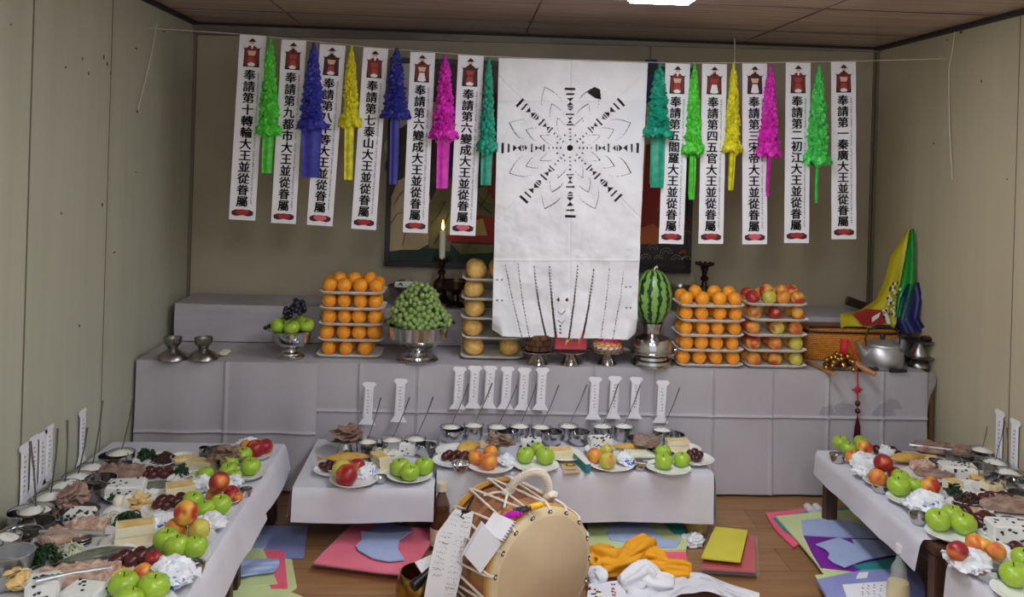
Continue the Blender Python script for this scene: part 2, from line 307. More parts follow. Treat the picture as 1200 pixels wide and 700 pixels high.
# scuffs and stains on the side walls
def flecks(name, X, spots, m):
    b = MB(); sg = 1 if X < 0 else -1
    for (px, py, wpx, hpx) in spots:
        a = gx(px, py, X + sg * .0012); q = gx(px + wpx, py, X + sg * .0012); s = gx(px, py + hpx, X + sg * .0012)
        dy = abs(q.y - a.y) + .001; dz = abs(s.z - a.z) + .001
        n = 7; pts = [(X + sg * .0012, a.y + dy * math.cos(6.283 * k / n) * RND.uniform(.6, 1), a.z + dz * math.sin(6.283 * k / n) * RND.uniform(.6, 1)) for k in range(n)]
        b.prism(pts, (-sg * .001, 0, 0))
    struct(name, b, m)
flecks('trim_6', XL, [(140, 13, 2, 3), (134, 9, 1, 2), (68, 111, 3, 2), (80, 110, 1, 2), (93, 114, 2, 2), (106, 115, 2, 3), (108, 124, 1, 2), (48, 158, 1, 2), (167, 130, 1, 1), (96, 363, 1, 4), (102, 360, 1, 3), (89, 367, 1, 3), (70, 371, 1, 2), (99, 428, 1, 2), (143, 408, 1, 1), (176, 152, 1, 3)], 'scuff')
flecks('trim_7', XL, [(97, 69, 1, 2), (122, 67, 1, 3), (126, 75, 1, 3), (130, 86, 1, 3), (160, 57, 2, 1), (104, 86, 1, 2), (77, 79, 1, 2), (13, 29, 1, 1), (161, 131, 1, 2), (192, 37, 1, 1), (160, 202, 1, 1), (120, 240, 1, 3), (134, 296, 2, 1), (93, 382, 1, 2), (72, 250, 1, 2)], 'grime')
flecks('trim_8', XR, [(1110, 47, 1, 1), (1094, 168, 1, 1), (1180, 210, 1, 1), (1150, 95, 1, 2), (1126, 38, 2, 2)], 'grime')
# ceiling light fittings: one over the tables (its end shows at the top of the view), two more behind
def ceiling_light(X, Y, label):
    t = thing('ceiling_light', label, 'light', (X, Y, ZC))
    b = MB(); b.box((0, 0, -.012), (.28, 1.25, .026)); link('housing', b.mesh('housing', 'lamp body', bevel=.006), t)
    b = MB(); b.box((0, 0, -.04), (.24, 1.2, .03)); link('diffuser', b.mesh('diffuser', 'diffuser', bevel=.008), t)
ceiling_light(.72, 2.66, 'bright white ceiling light whose end shows at the top edge, above the cut-out paper')
ceiling_light(-.1, .75, 'white ceiling light nearer the doorway, left of the drum')
ceiling_light(.95, .4, 'white ceiling light nearer the doorway, right of the drum')

# ---------------------------------------------------------------- altar
b = MB(); b.box(((XL + XR) / 2, (YF + YB) / 2 + .02, ZA / 2 - .005), (XR - XL - .03, YB - YF - .06, ZA - .012))
b.box(((XL + XR) / 2, (YS + YB) / 2 + .02, (ZA + ZS) / 2 - .006), (XR - XL - .12, YB - YS - .06, ZS - ZA - .01))
altar = thing('altar_bench', 'long stepped wooden altar bench under grey paper across the back wall', 'altar', (0, 0, 0), data=b.mesh('altar_bench', 'raw wood'))
CRE = [gy(x, 480, YF).x for x in (265, 421, 489, 557, 625, 694, 764, 834, 903, 969, 1033, 1099)]
def crease(x, lst, wd=.0055): return sum(math.exp(-((x - c) / wd) ** 2) for c in lst)
STAINS = [[(gy(x, y, YF).x, gy(x, y, YF).z) for x, y in s] for s in (((958, 487), (978, 487), (974, 474), (962, 477)), ((978, 487), (1003, 487), (999, 474), (986, 471), (976, 475)), ((1019, 487), (1048, 487), (1044, 477), (1035, 469), (1026, 477)), ((1036, 480), (1056, 478), (1050, 468), (1040, 466)))]
def front_cloth(x0, x1, off, hz, seed, z1=ZA + .004):
    n = int((x1 - x0) / .006); b = MB()
    def fn(u, v):
        x = x0 + (x1 - x0) * u; z = z1 - (z1 - .012) * v
        c = crease(x, CRE) * .011 + math.exp(-((z - hz) / .005) ** 2) * .009 + .004 * math.sin((x - CRE[0]) / .272 * 6.283) * (.3 + v)
        cell = math.sin(x * 23.3 + seed) * .003 + fbm((x, z, seed), 2.2) * .012 * (0.2 + v)
        flare = .02 * v * v
        return (x, YF - off - c - cell - flare, z)
    b.grid(n, 110, fn)
    for k, f in enumerate(b.f):                        # water stains in the paper on the right
        c = [sum(b.v[i][j] for i in f) / 4 for j in (0, 2)]
        for S in STAINS:
            if all((S[i][0] - S[i - 1][0]) * (c[1] - S[i - 1][1]) - (S[i][1] - S[i - 1][1]) * (c[0] - S[i - 1][0]) > 0 for i in range(len(S))): b.mi[k] = 1
    return b
def altar_drape(x0, x1, off, hz, seed, label, ys_cover=True):
    root = thing('altar_cloth', label, 'cloth', (0, 0, 0), data=front_cloth(x0, x1, off, hz, seed).mesh('altar_cloth', ['altar cloth', 'altar cloth stain'], angle=70))
    b = MB()
    def top(u, v):
        x = x0 + (x1 - x0) * u; y = YF - off + (YS + .0 - YF + off) * v
        return (x, y, ZA + .003 + fbm((x, y, seed), 5) * .002 + off * .02 + crease(x, CRE) * .0015)
    b.grid(int((x1 - x0) / .03), 14, top); link('top_sheet', b.mesh('top_sheet', 'altar cloth', angle=70), root)
    return root
XS = gy(372, 480, YF).x
XE = XR - .06
d2 = altar_drape(XS - .008, XE, .006, gy(600, 484, YF).z, 2.0, 'grey paper altar cloth with square fold creases, spanning the centre and right')
d1 = altar_drape(XL + .015, XS, .02, gy(260, 505, YF).z, 5.0, 'separate left-hand sheet of grey altar paper below the two small cups')
# right-hand turned corner of the cloth
b = MB(); b.grid(6, 20, lambda u, v: (XE - .005 + .035 * u + .02 * math.sin(v * 5) * u, YF - .02 + .03 * u, ZA + .012 * math.sin(u * 3) - v * (.27 - .12 * u)))
link('turned_corner', b.mesh('turned_corner', 'altar cloth', angle=70), d2)
# upper shelf cover
b = MB(); xs0, xs1 = XL + .05, XR - .05
def shelf(u, v):
    x = xs0 + (xs1 - xs0) * u
    if v < .45:
        t = v / .45; return (x, YS - .012 - .006 * fbm((x, t, 3), 3) - crease(x, CRE) * .003 - .006 * math.sin(t * 3), ZA + .008 + (ZS - ZA) * t)
    t = (v - .45) / .55; return (x, YS - .012 + (YB - YS) * t, ZS + .006 + fbm((x, t, 1), 4) * .003)
b.grid(200, 40, shelf)
b.grid(12, 10, lambda u, v: (xs0 - .004, YS - .01 + (YB - YS) * u, ZA + .006 + (ZS - ZA) * v))
thing('shelf_cloth', 'grey paper covering the raised rear shelf behind the fruit', 'cloth', (0, 0, 0), data=b.mesh('shelf_cloth', 'altar cloth', angle=60))
b = MB(); x_, y_, z_ = gy(1109, 520, YF); b.box((XR - .03, YF + .02, ZA / 2), (.02, .02, ZA - .03)); thing('wooden_batten', 'raw wooden batten standing between altar paper and right wall', 'post', (0, 0, 0), data=b.mesh('wooden_batten', 'raw wood'))

# ---------------------------------------------------------------- tables
def wood_table(x0, x1, y0, y1, z, label, legs='dark wood'):
    t = thing('low_table', label, 'table', (0, 0, 0))
    b = MB(); b.box(((x0 + x1) / 2, (y0 + y1) / 2, z - .018), (x1 - x0, y1 - y0, .03)); link('tabletop', b.mesh('tabletop', legs, bevel=.004), t)
    for sx in (x0 + .03, x1 - .03):
        for sy in (y0 + .03, y1 - .03):
            b = MB(); b.box((sx, sy, (z - .034) / 2), (.05, .05, z - .034)); link('leg', b.mesh('leg', legs, bevel=.004), t)
    b = MB()
    for sx in (x0 + .03, x1 - .03): b.box((sx, (y0 + y1) / 2, z - .06), (.02, y1 - y0 - .11, .05))
    for sy in (y0 + .03, y1 - .03): b.box(((x0 + x1) / 2, sy, z - .06), (x1 - x0 - .11, .02, .05))
    link('apron', b.mesh('apron', legs), t)
    return t
def drape(name, label, x0, x1, y0, y1, z, sides, hem, seed, flare=.03, m='table cloth'):
    """paper laid over a table; sides: which edges hang ('l','r','n'=near)"""
    b = MB()
    nx, ny = int((x1 - x0) / .02), int((y1 - y0) / .02)
    zz = lambda x, y: z + .002 + fbm((x, y, seed), 4) * .0022
    b.grid(nx, ny, lambda u, v: (x0 + (x1 - x0) * u, y0 + (y1 - y0) * v, zz(x0 + (x1 - x0) * u, y0 + (y1 - y0) * v)))
    def hang(fn, n):
        def g(u, v):
            x, y, nx_, ny_ = fn(u); k = 1 - (1 - min(v * 3, 1)) ** 2
            wv = fbm((x * 3, y * 3, seed + 5), 1.0) * .012 * v
            o = flare * v + .008 * k + wv
            return (x + nx_ * o, y + ny_ * o, zz(x, y) - (v ** 1.15) * (z - hem + fbm((x, y, seed), 3) * .008))
        b.grid(n, 12, g)
    for side in sides:
        if side == 'l': hang(lambda u: (x0, y0 + (y1 - y0) * u, -1, 0), ny)
        if side == 'r': hang(lambda u: (x1, y0 + (y1 - y0) * u, 1, 0), ny)
        if side == 'n': hang(lambda u: (x0 + (x1 - x0) * u, y0, 0, -1), nx)
    return thing(name, label, 'tablecloth', (0, 0, 0), data=b.mesh(name, m, angle=60))
wood_table(-1.45, -.75, 3.02, 3.66, ZT, 'dark wooden low table along the left wall, the one nearer the altar')
wood_table(-1.45, -.75, 1.75, 2.98, ZT, 'dark wooden low table along the left wall, the one nearer the viewer')
wood_table(1.60, 2.27, 2.765, 3.68, ZT, 'dark wooden low table along the right wall, the one nearer the altar')
wood_table(1.615, 2.27, 1.75, 2.735, ZT - .012, 'dark wooden low table along the right wall, the one nearer the viewer')
drape('table_cloth', 'white paper on the left wall table nearer the altar', -1.465, -.745, 3.1, 3.7, ZT, 'r', .2, 1.0)
drape('table_cloth', 'white paper on the left wall table nearer the viewer', -1.46, -.745, 1.75, 3.21, ZT + .006, 'r', .19, 2.0, flare=.035)
drape('table_cloth', 'white paper hanging over the right wall table nearer the altar', 1.59, 2.28, 2.82, 3.70, ZT, 'l', .2, 3.0, flare=.015)
drape('table_cloth', 'white paper on the right wall table at the lower right corner', 1.605, 2.28, 1.75, 2.69, ZT - .012, 'l', .16, 4.0, flare=.01)
# the two small tables in front of the altar
ZL, ZR = .252, .285
def xz(px, py, z): return gz(px, py, z).x
LX0, LX1, LY0, LY1 = -.63, xz(508, 572, ZL), 3.37, 3.93
RX0, RX1, RY0, RY1 = xz(514, 556, ZR) , xz(834, 556, ZR), 3.47, 3.94
def folding_table(x0, x1, y0, y1, z, label):
    t = thing('folding_table', label, 'table', (0, 0, 0))
    b = MB(); b.box(((x0 + x1) / 2, (y0 + y1) / 2, z - .012), (x1 - x0, y1 - y0, .02)); link('tabletop', b.mesh('tabletop', 'dark wood', bevel=.004), t)
    for sx in (x0 + .14, x1 - .14):
        for sy in (y0 + .26, y1 - .05):
            b = MB(); b.tube([(sx, sy, z - .022), (sx, sy, .004)], .009, 10); link('leg', b.mesh('leg', 'dull steel'), t)
folding_table(LX0, LX1, LY0, LY1, ZL, 'smaller low folding table at the foot of the altar, left of the drum')
folding_table(RX0, RX1, RY0, RY1, ZR, 'wider low folding table at the foot of the altar, behind the drum')
drape('table_cloth', 'white paper on the smaller low table left of the drum', LX0 - .008, LX1 + .004, LY0 - .008, LY1, ZL, 'nl', .125, 6.0, flare=.012)
drape('table_cloth', 'white paper on the wider low table behind the drum', RX0 - .008, RX1 + .008, RY0 - .008, RY1, ZR, 'nlr', .085, 8.0, flare=.008)

# ---------------------------------------------------------------- string, banners, streamers, cut-out paper
pl, pr = gx(178, 30, XL), Vector((XR, YSTR, gy(1110, 70, YSTR).z))
sp_ = [Vector((XL, YSTR, gy(180, 33, YSTR).z))] + [gy(x, y, YSTR) for x, y in ((297, 41), (440, 56), (570, 66), (670, 70), (790, 74), (890, 73.5), (989, 72))] + [Vector((XR, YSTR, gy(1110, 69, YSTR).z))]
b = MB(); b.tube(sp_, .0016, 6); thing('string', 'thin string stretched from wall to wall carrying banners and streamers', 'string', (0, 0, 0), data=b.mesh('string', 'white rope'))
def loose(name, pts, label):
    b = MB(); b.tube(pts, .0022, 6); thing(name, label, 'string', (0, 0, 0), data=b.mesh(name, 'white rope'))
loose('loose_cord', [gx(x, y, XL + .012) for x, y in ((184, 27), (178, 62), (170, 96), (162, 128), (164, 132))], 'white cord end dangling on the left wall')
loose('loose_cord', [gx(x, y, XR - .012) for x, y in ((1119, 36), (1116, 60), (1112, 80), (1112, 120), (1113, 160), (1116, 210))] , 'white cord end dangling on the right wall')
loose('loose_cord', [gy(861, y, 4.3) for y in (45, 60, 73)], 'short cord tying the string up to the ceiling above the yellow streamer on the right')

def text_mesh(body, key, offs=0.012, line=0.92):
    c = bpy.data.curves.new(key, 'FONT'); c.body = '\n'.join(body); c.align_x = 'CENTER'; c.space_line = line; c.offset = offs; c.resolution_u = 2; c.extrude = 0.0
    o = bpy.data.objects.new(key, c); COL.objects.link(o); dg = bpy.context.evaluated_depsgraph_get(); dg.update()
    me = bpy.data.meshes.new_from_object(o.evaluated_get(dg)); COL.objects.unlink(o); bpy.data.objects.remove(o); bpy.data.curves.remove(c)
    return me
def place_text(me, cx, ztop, wid, hgt, y, name, parent, m, bold=()):
    vs = [v.co for v in me.vertices]; x0, x1 = min(v.x for v in vs), max(v.x for v in vs); y0, y1 = min(v.y for v in vs), max(v.y for v in vs)
    sx, sy = wid / (x1 - x0), hgt / (y1 - y0)
    if bold:
        bm = bmesh.new(); bm.from_mesh(me); g = bm.verts[:] + bm.edges[:] + bm.faces[:]
        for dx, dy in bold:
            d = bmesh.ops.duplicate(bm, geom=g)['geom']; bmesh.ops.translate(bm, vec=(dx, dy, 0), verts=[e for e in d if isinstance(e, bmesh.types.BMVert)])
        bm.to_mesh(me); bm.free()
    for v in me.vertices:
        p = v.co.copy(); v.co = (cx + (p.x - (x0 + x1) / 2) * sx, y, ztop + (p.y - y1) * sy)
    me.name = name; me.materials.clear(); me.materials.append(M[m]); return link(name, me, parent)
def poly(b, pts, y, mi): b.prism([(x, y, z) for x, z in pts], (0, .0004, 0), mi)
def ell(cx, cz, rx, rz, n=16): return [(cx + rx * math.cos(6.2832 * k / n), cz + rz * math.sin(6.2832 * k / n)) for k in range(n)]
def king(parent, w, seed):
    """seated robed figure printed at the head of the banner; local x right, z down from 0"""
    r = random.Random(seed); b = MB(); s = w / .121; y = -.0012
    P = lambda pts: [(x * s, z * s) for x, z in pts]
    mats = ['throne black', 'robe red' if seed % 3 else 'robe plum', 'flesh paint', 'banner paper', 'robe orange']
    poly(b, P([(-.034, -.062), (.034, -.062), (.037, -.147), (-.037, -.147)]), y, 0)
    poly(b, P([(-.043, -.052), (-.036, -.060), (-.02, -.058), (.02, -.058), (.036, -.060), (.044, -.052), (.034, -.068), (-.034, -.068)]), y - .0004, 0)
    poly(b, P([(-.012, -.048), (.012, -.048), (.03, -.066), (.034, -.11), (.027, -.14), (-.027, -.14), (-.034, -.11), (-.03, -.066)]), y - .0008, 1)
    poly(b, P([(-.02, -.072), (.02, -.072), (.014, -.094), (-.014, -.094)]), y - .0012, 2 if seed % 2 else 4)
    poly(b, P([(-.012, -.1), (.012, -.1), (.02, -.14), (-.02, -.14)]), y - .0012, 3 if seed % 4 in (0, 1) and seed > 4 else 4)
    poly(b, P([(-.018, -.133), (.0, -.124), (.018, -.133), (.012, -.143), (-.012, -.143)]), y - .0016, 3)
    poly(b, P(ell(0, -.037, .0095, .0125)), y - .0016, 2)
    poly(b, P([(-.007, -.042), (.007, -.042), (.004, -.058), (0, -.064), (-.004, -.058)]), y - .002, 3 if seed % 3 == 1 else 0)
    poly(b, P([(-.011, -.031), (.011, -.031), (.012, -.022), (.004, -.017), (0, -.012), (-.004, -.017), (-.012, -.022)]), y - .002, 0)
    poly(b, P([(-.022, -.03), (-.01, -.026), (-.01, -.031)]), y - .002, 0); poly(b, P([(.022, -.03), (.01, -.026), (.01, -.031)]), y - .002, 0)
    return link('king_portrait', b.mesh('king_portrait', mats, smooth=False), parent)
def lotus(parent, w, h, seed):
    b = MB(); s = w / .121; z0 = -h + .032 * s; P = lambda pts: [(x * s, z0 + z * s) for x, z in pts]; y = -.0012
    poly(b, P([(-.05, .008), (-.03, .017), (0, .014), (.03, .017), (.05, .008), (.048, -.008), (.03, -.014), (0, -.009), (-.03, -.014), (-.048, -.008)]), y, 0)
    c = 1 if seed % 3 else 2
    for k in range(7):
        a = -1.25 + 2.5 * k / 6; poly(b, P(ell(.024 * math.sin(a), .003 + .008 * math.cos(a), .009, .0075, 10)), y - .0004 * (1 + k % 2), c)
    poly(b, P(ell(0, -.002, .022, .007)), y - .0012, c)
    return link('lotus_print', b.mesh('lotus_print', ['lotus dark', 'lotus red', 'lotus pink'], smooth=False), parent)
BAN = [((281, 41), (312, 42), (268, 257), (299, 259), '奉請第十轉輪大王並從眷屬', 'farthest left of all the banners', '봉청제십전륜대왕병종권속'),
       ((330, 46), (359, 48), (317, 261), (347, 263), '奉請第九都市大王並從眷屬', 'between the lime green and the wide blue streamers', '봉청제구도시대왕병종권속'),
       ((375, 51), (405, 54), (360, 263), (389, 266), '奉請第八平等大王並從眷屬', 'partly covered by the wide blue streamer', '봉청제팔평등대왕병종권속'),
       ((426, 55), (455, 58), (411, 268), (441, 270), '奉請第七泰山大王並從眷屬', 'right of the yellow streamer on the left side', '봉청제칠태산대왕병종권속'),
       ((481, 61), (510, 62), (472, 272), (501, 274), '奉請第六變成大王並從眷屬', 'left of the magenta streamer on the left side', '봉청제육변성대왕병종권속'),
       ((537, 64), (567, 66), (527, 275), (557, 277), '奉請第六變成大王並從眷屬', 'nearest the left edge of the cut-out paper', '봉청제육변성대왕병종권속'),
       ((780, 74), (809, 75), (772, 285), (801, 287), '奉請第五閻羅大王並從眷屬', 'nearest the right edge of the cut-out paper', '봉청제오염라대왕병종권속'),
       ((823, 75), (852, 75), (819, 285), (847, 287), '奉請第四五官大王並從眷屬', 'above the unlit candlestick', '봉청제사오관대왕병종권속'),
       ((870, 74), (899, 75), (870, 286), (899, 287), '奉請第三宋帝大王並從眷屬', 'above the peach stack, touching the magenta streamer', '봉청제삼송제대왕병종권속'),
       ((921, 73), (950, 74), (919, 285), (948, 285), '奉請第二初江大王並從眷屬', 'second from the right end of the string', '봉청제이초강대왕병종권속'),
       ((974, 72), (1003, 73), (974, 281), (1004, 280), '奉請第一秦廣大王並從眷屬', 'farthest right of all the banners', '봉청제일진광대왕병종권속')]
for i, (tl, tr, bl, br, txt, where, han) in enumerate(BAN):
    Yb_ = YSTR - .012 - (.014 if i in (2,) else .0)
    TL, TR, BL, BR = (gy(p[0], p[1], Yb_) for p in (tl, tr, bl, br)); top = (TL + TR) / 2; bot = (BL + BR) / 2
    w_ = (TR - TL).length; h_ = (bot - top).length; ang = math.atan2(top.x - bot.x, top.z - bot.z)
    fold = lambda u, v, w_=w_, h_=h_, i=i: (-w_ / 2 + w_ * u, .0025 * math.sin(v * 4 * math.pi) * (0.4 + v) + .002 * math.sin(u * 3 + i), -h_ * v)
    # keep the printed field flat enough for the ink: gentle fold only
    fold2 = lambda u, v, w_=w_, h_=h_: (-w_ / 2 + w_ * u, .0009 * math.cos(v * 8 * math.pi) + .0007, -h_ * v)
    b = MB(); b.grid(6, 48, fold2)
    t = thing('paper_banner', 'white king banner with brush letters, ' + where, 'banner', top, 'king banners', data=b.mesh('paper_banner', 'banner paper', angle=80), rot=(0, ang, 0))
    king(t, w_, i + 1); lotus(t, w_, h_, i + 1)
    me = text_mesh(txt, 'ch', offs=.0, line=1.0); place_text(me, -.004, -.16 * w_ / .121, .054 * w_ / .121, h_ - .222 * w_ / .121, -.0018, 'brush_letters', t, 'ink', ((.03, .006), (-.03, -.006), (.006, .026)))
    me = text_mesh(han, 'hg', offs=.0); place_text(me, .036 * w_ / .121, -.168 * w_ / .121, .009, h_ - .235 * w_ / .121, -.0018, 'small_letters', t, 'pale ink')

def streamer(x, ytop, ycol, ytail, m, wbody, wtail, where, colour, seed):
    r = random.Random(seed); Y = YSTR - .035
    T = gy(x, ytop, Y); C_ = gy(x - (ycol - ytop) * .02, ycol, Y); E_ = gy(x - (ytail - ytop) * .025, ytail, Y)
    L = T.z - C_.z; Lt = T.z - E_.z; wb = wbody / 1000 * 4.0 / 2
    t = thing('paper_streamer', f'{colour} crepe streamer, {where}', 'streamer', T, 'crepe streamers'); sx = (C_.x - T.x)
    b = MB(); N = 26
    rad = lambda v: .007 + (wb * .88 - .007) * min(1, v / .75) ** .5
    for j in range(N):
        v = .07 + .9 * j / N; R0 = rad(v) * (.72 + .2 * v)
        for k in range(9):
            a = 6.283 * (k + .5 * (j % 2)) / 9 + r.uniform(-.2, .2); z = -L * v + r.uniform(-.006, .006); rr = R0 * r.uniform(.8, 1.1)
            ln = L / N * r.uniform(1.4, 3.0); wd = rr * r.uniform(.26, .5)
            ca, sa = math.cos(a), math.sin(a); c0 = Vector((ca * rr * .55 + sx * v, sa * rr * .55, z)); tan = Vector((-sa, ca, 0)); out = Vector((ca, sa, 0))
            def leaf(u, q, c0=c0, tan=tan, out=out, ln=ln, wd=wd, rr=rr):
                s_ = (u - .5) * 2; bulge = math.sin(q * math.pi) ; return c0 + tan * (s_ * wd * (.55 + .45 * bulge)) + out * (rr * (.62 * bulge + .30 * q) * (1 - .5 * s_ * s_)) + Vector((0, 0, -ln * q + .004 * s_ * s_))
            b.grid(2, 4, lambda u, q: tuple(leaf(u, q)))
    b.lathe([(.004, .0), (.009, -.008), (.006, -L * .06), (rad(.2) * .5, -L * .2), (rad(.6) * .55, -L * .6), (wb * .5, -L * .95)], 10)
    link('ruffled_body', b.mesh('ruffled_body', m, angle=50), t)
    b = MB()
    b.grid(48, 4, lambda u, v: (sx + math.cos(6.283 * u) * (wb * (.6 + .62 * v) + .007 * v * math.sin(u * 75 + seed)), math.sin(6.283 * u) * (wb * (.6 + .5 * v) + .006 * v * math.sin(u * 61)), -L * (.86 + .13 * v) + .01 * v * math.sin(u * 44 + seed)))
    for k in range(9):
        a = 6.283 * k / 9 + r.random(); b.ball((sx + math.cos(a) * wb * .95, math.sin(a) * wb * .8, -L * .95 + r.uniform(-.008, .008)), (.016, .013, .018), 8, 6, fn=lambda p: p * (1 + .35 * fbm(p, 2.2, a)))
    link('frill', b.mesh('frill', m, angle=60), t)
    b = MB(); wt = wtail / 1000 * 4.0 / 2; ex = E_.x - T.x
    b.grid(6, 16, lambda u, v: (sx + (ex - sx) * v + (u - .5) * 2 * wt * (1 - .12 * v), -.006 + .004 * math.sin(u * 9) + .006 * math.sin(v * 5 + seed), -L * .9 - (Lt - L * .9) * v))
    b.grid(4, 12, lambda u, v: (sx + (ex - sx) * v + (u - .55) * 1.7 * wt, .004 + .004 * math.sin(u * 7), -L * .9 - (Lt * .97 - L * .9) * v))
    link('tail', b.mesh('tail', m, angle=60), t)
for a in [(317, 44, 158, 203, 'crepe lime', 24, 13, 'next to the leftmost banner', 'lime green', 1), (368, 50, 151, 208, 'crepe blue', 29, 23, 'the wide one covering part of a banner', 'royal blue', 2),
          (412, 53, 148, 211, 'crepe yellow', 21, 11, 'fourth hanging piece left of the cut-out paper', 'yellow', 3), (465, 56, 138, 216, 'crepe deepblue', 29, 11, 'in front of the dark left edge of the painting', 'dark blue', 4),
          (522, 63, 162, 221, 'crepe magenta', 28, 15, 'above the burning candle', 'magenta', 5), (573, 67, 177, 217, 'crepe teal', 19, 14, 'touching the left edge of the cut-out paper', 'teal green', 6),
          (773, 74, 160, 220, 'crepe teal', 30, 18, 'right of the cut-out paper', 'teal green', 7), (814, 74, 180, 234, 'crepe lime', 21, 8, 'between the first two banners right of the cut-out paper', 'lime green', 8),
          (860, 74, 178, 223, 'crepe yellow', 20, 7, 'above the right orange stack', 'yellow', 9), (903, 75, 183, 230, 'crepe magenta', 25, 4, 'above the peach stack', 'magenta', 10), (960, 76, 192, 238, 'crepe green', 27, 4, 'left of the rightmost banner', 'bright green', 11)]:
    streamer(*a)

# large white paper with cut-out star
def cutout_paper():
    import numpy as np
    Yp = YSTR - .006
    PX0, PY0, PX1, PY1 = 577.0, 66.0, 760.0, 399.0
    holes = []                                        # convex polygons in photo pixels on the sheet
    cx, cy = 668.0, 173.5
    def rotp(r, t, a): return (cx + r * math.cos(a) - t * math.sin(a), cy + (r * math.sin(a) + t * math.cos(a)) * 1.0)
    spokes = [(0, 80), (math.radians(46), 82), (math.pi / 2, 81), (math.radians(132), 82), (math.pi, 80), (math.radians(222), 80), (-math.pi / 2, 70), (math.radians(-42), 81)]
    for a, R_ in spokes:
        k = R_ / 80.0
        def bar(r, hw, th): holes.append([rotp(r * k - th, -hw, a), rotp(r * k - th, hw, a), rotp(r * k + th, hw, a), rotp(r * k + th, -hw, a)])
        def tri(r, d, hw): holes.append([rotp(r * k, 0, a), rotp((r + d) * k, -hw, a), rotp((r + d) * k, hw, a)])
        bar(79, 6, 1.5); bar(72, 5, 1.0); tri(62, 5, 4.2); tri(61.5, -4.5, 4.2); bar(55, 3.2, .8); tri(50, 3, 3.8); bar(45, 5, 1.0); tri(37, 4, 3.2); tri(37, -3.5, 3); bar(31, 4.2, .8)
        for q in (25, 20, 15.5, 11): bar(q, 1.3, .7)
    holes.append([(cx + 3.6 * math.cos(t), cy + 3.6 * math.sin(t)) for t in [k * .5236 for k in range(12)]])
    for k8 in range(8):                               # small drops round the centre, leaf slits between the spokes
        a = math.radians(22.5 + 45 * k8)
        holes.append([rotp(15, -1.3, a), rotp(18, 0, a), rotp(15, 1.3, a)])
        for r_, hw, ln in ((38, 5.5, 17), (56, 8, 18), (77, 12, 24)):
            for sg in (-1, 1):
                P_ = [(r_ - ln * t, sg * hw * math.sin(t * 1.75)) for t in (0, .2, .4, .6, .8, 1)]
                th = .75 if sg * ((k8 % 2) * 2 - 1) > 0 else .45
                for p, q in zip(P_, P_[1:]):
                    holes.append([rotp(p[0] + th, p[1] - th * .3, a), rotp(q[0] + th, q[1], a), rotp(q[0] - th, q[1], a), rotp(p[0] - th, p[1] + th * .3, a)])
    holes.append([(686, 112), (691, 105), (698, 102.5), (703, 105), (704.5, 120), (697, 115)])
    lines = [((592, 309), (600, 350), (611, 393), 1), ((607, 308), (611, 350), (620, 394), 1), ((626, 311), (629, 352), (640, 395), 2), ((644, 311), (646, 350), (651, 396), 3),
             ((677, 310), (674, 352), (665, 396), 2), ((696, 315), (692, 356), (680, 396), 3), ((714, 314), (711, 352), (703, 394), 1), ((730, 318), (727, 352), (716, 396), 1)]
    for p0_, p1_, p2_, wt in lines:
        n = 22
        pt = lambda t: ((1 - t) ** 2 * p0_[0] + 2 * t * (1 - t) * p1_[0] + t * t * p2_[0], (1 - t) ** 2 * p0_[1] + 2 * t * (1 - t) * p1_[1] + t * t * p2_[1])
        for k in range(n):
            t0 = k / n; x, y = pt(t0); x2, y2 = pt(t0 + .6 / n)
            g = (.8, 1.5, 1.8)[wt - 1] * (1.0 if k > 1 else .6)
            holes.append([(x - g, y), (x2 + g, y2), (x2 - g * .6, y2 + 1.2)])
        if wt >= 2:
            for k in range(8, n):
                (x, y), (x2, y2) = pt(k / n), pt((k + 1) / n); g = .35 + 1.1 * (k - 8) / n * (wt - 1); holes.append([(x - g, y), (x + g, y), (x2 + g, y2), (x2 - g, y2)])
    for x, y in ((654, 351), (664, 351)): holes.append([(x - 2, y), (x, y - 2.4), (x + 2, y), (x, y + 2.4)])
    for x, y in ((582.5, 328), (588, 328), (582.5, 352), (588, 352), (733, 336), (738, 336), (733, 360), (738, 360)): holes.append([(x - 1.4, y), (x, y - 1.4), (x + 1.4, y), (x, y + 1.4)])
    for y in (364, 374):
        holes.append([(653, y), (657.5, y + 3.4), (657.5, y + 4.6), (653, y + 1)]); holes.append([(662, y - 1), (657.5, y + 3.4), (657.5, y + 4.6), (662, y + .4)])
    for y in (380, 384, 388): holes.append([(654, y), (658, y), (656, y + 2.6)])
    nu, nv = 305, 555
    uu = (np.arange(nu) + .5) / nu; vv = (np.arange(nv) + .5) / nv
    def corners(v): return 584 + (577 - 584) * v + (3 if False else 0), 758.5 + (745 - 758.5) * v
    V_, U_ = np.meshgrid(vv, uu, indexing='ij')
    XL_ = 584.5 - 8.0 * V_; XR_ = 759 - 14 * V_
    X_ = XL_ + (XR_ - XL_) * U_; Yt = 68 + 6 * U_; Yb2 = 392 + 4 * U_; Yp_ = Yt + (Yb2 - Yt) * V_
    mask = np.ones_like(X_, bool)
    for h in holes:
        xs = [p[0] for p in h]; ys = [p[1] for p in h]
        sel = (X_ > min(xs)) & (X_ < max(xs)) & (Yp_ > min(ys)) & (Yp_ < max(ys))
        if not sel.any(): continue
        ar = sum(h[i][0] * h[(i + 1) % len(h)][1] - h[(i + 1) % len(h)][0] * h[i][1] for i in range(len(h)))
        ins = sel.copy()
        for i in range(len(h)):
            (x0, y0), (x1, y1) = h[i], h[(i + 1) % len(h)]
            cr = (x1 - x0) * (Yp_ - y0) - (y1 - y0) * (X_ - x0); ins &= (cr * ar >= 0)
        mask &= ~ins
    b = MB()
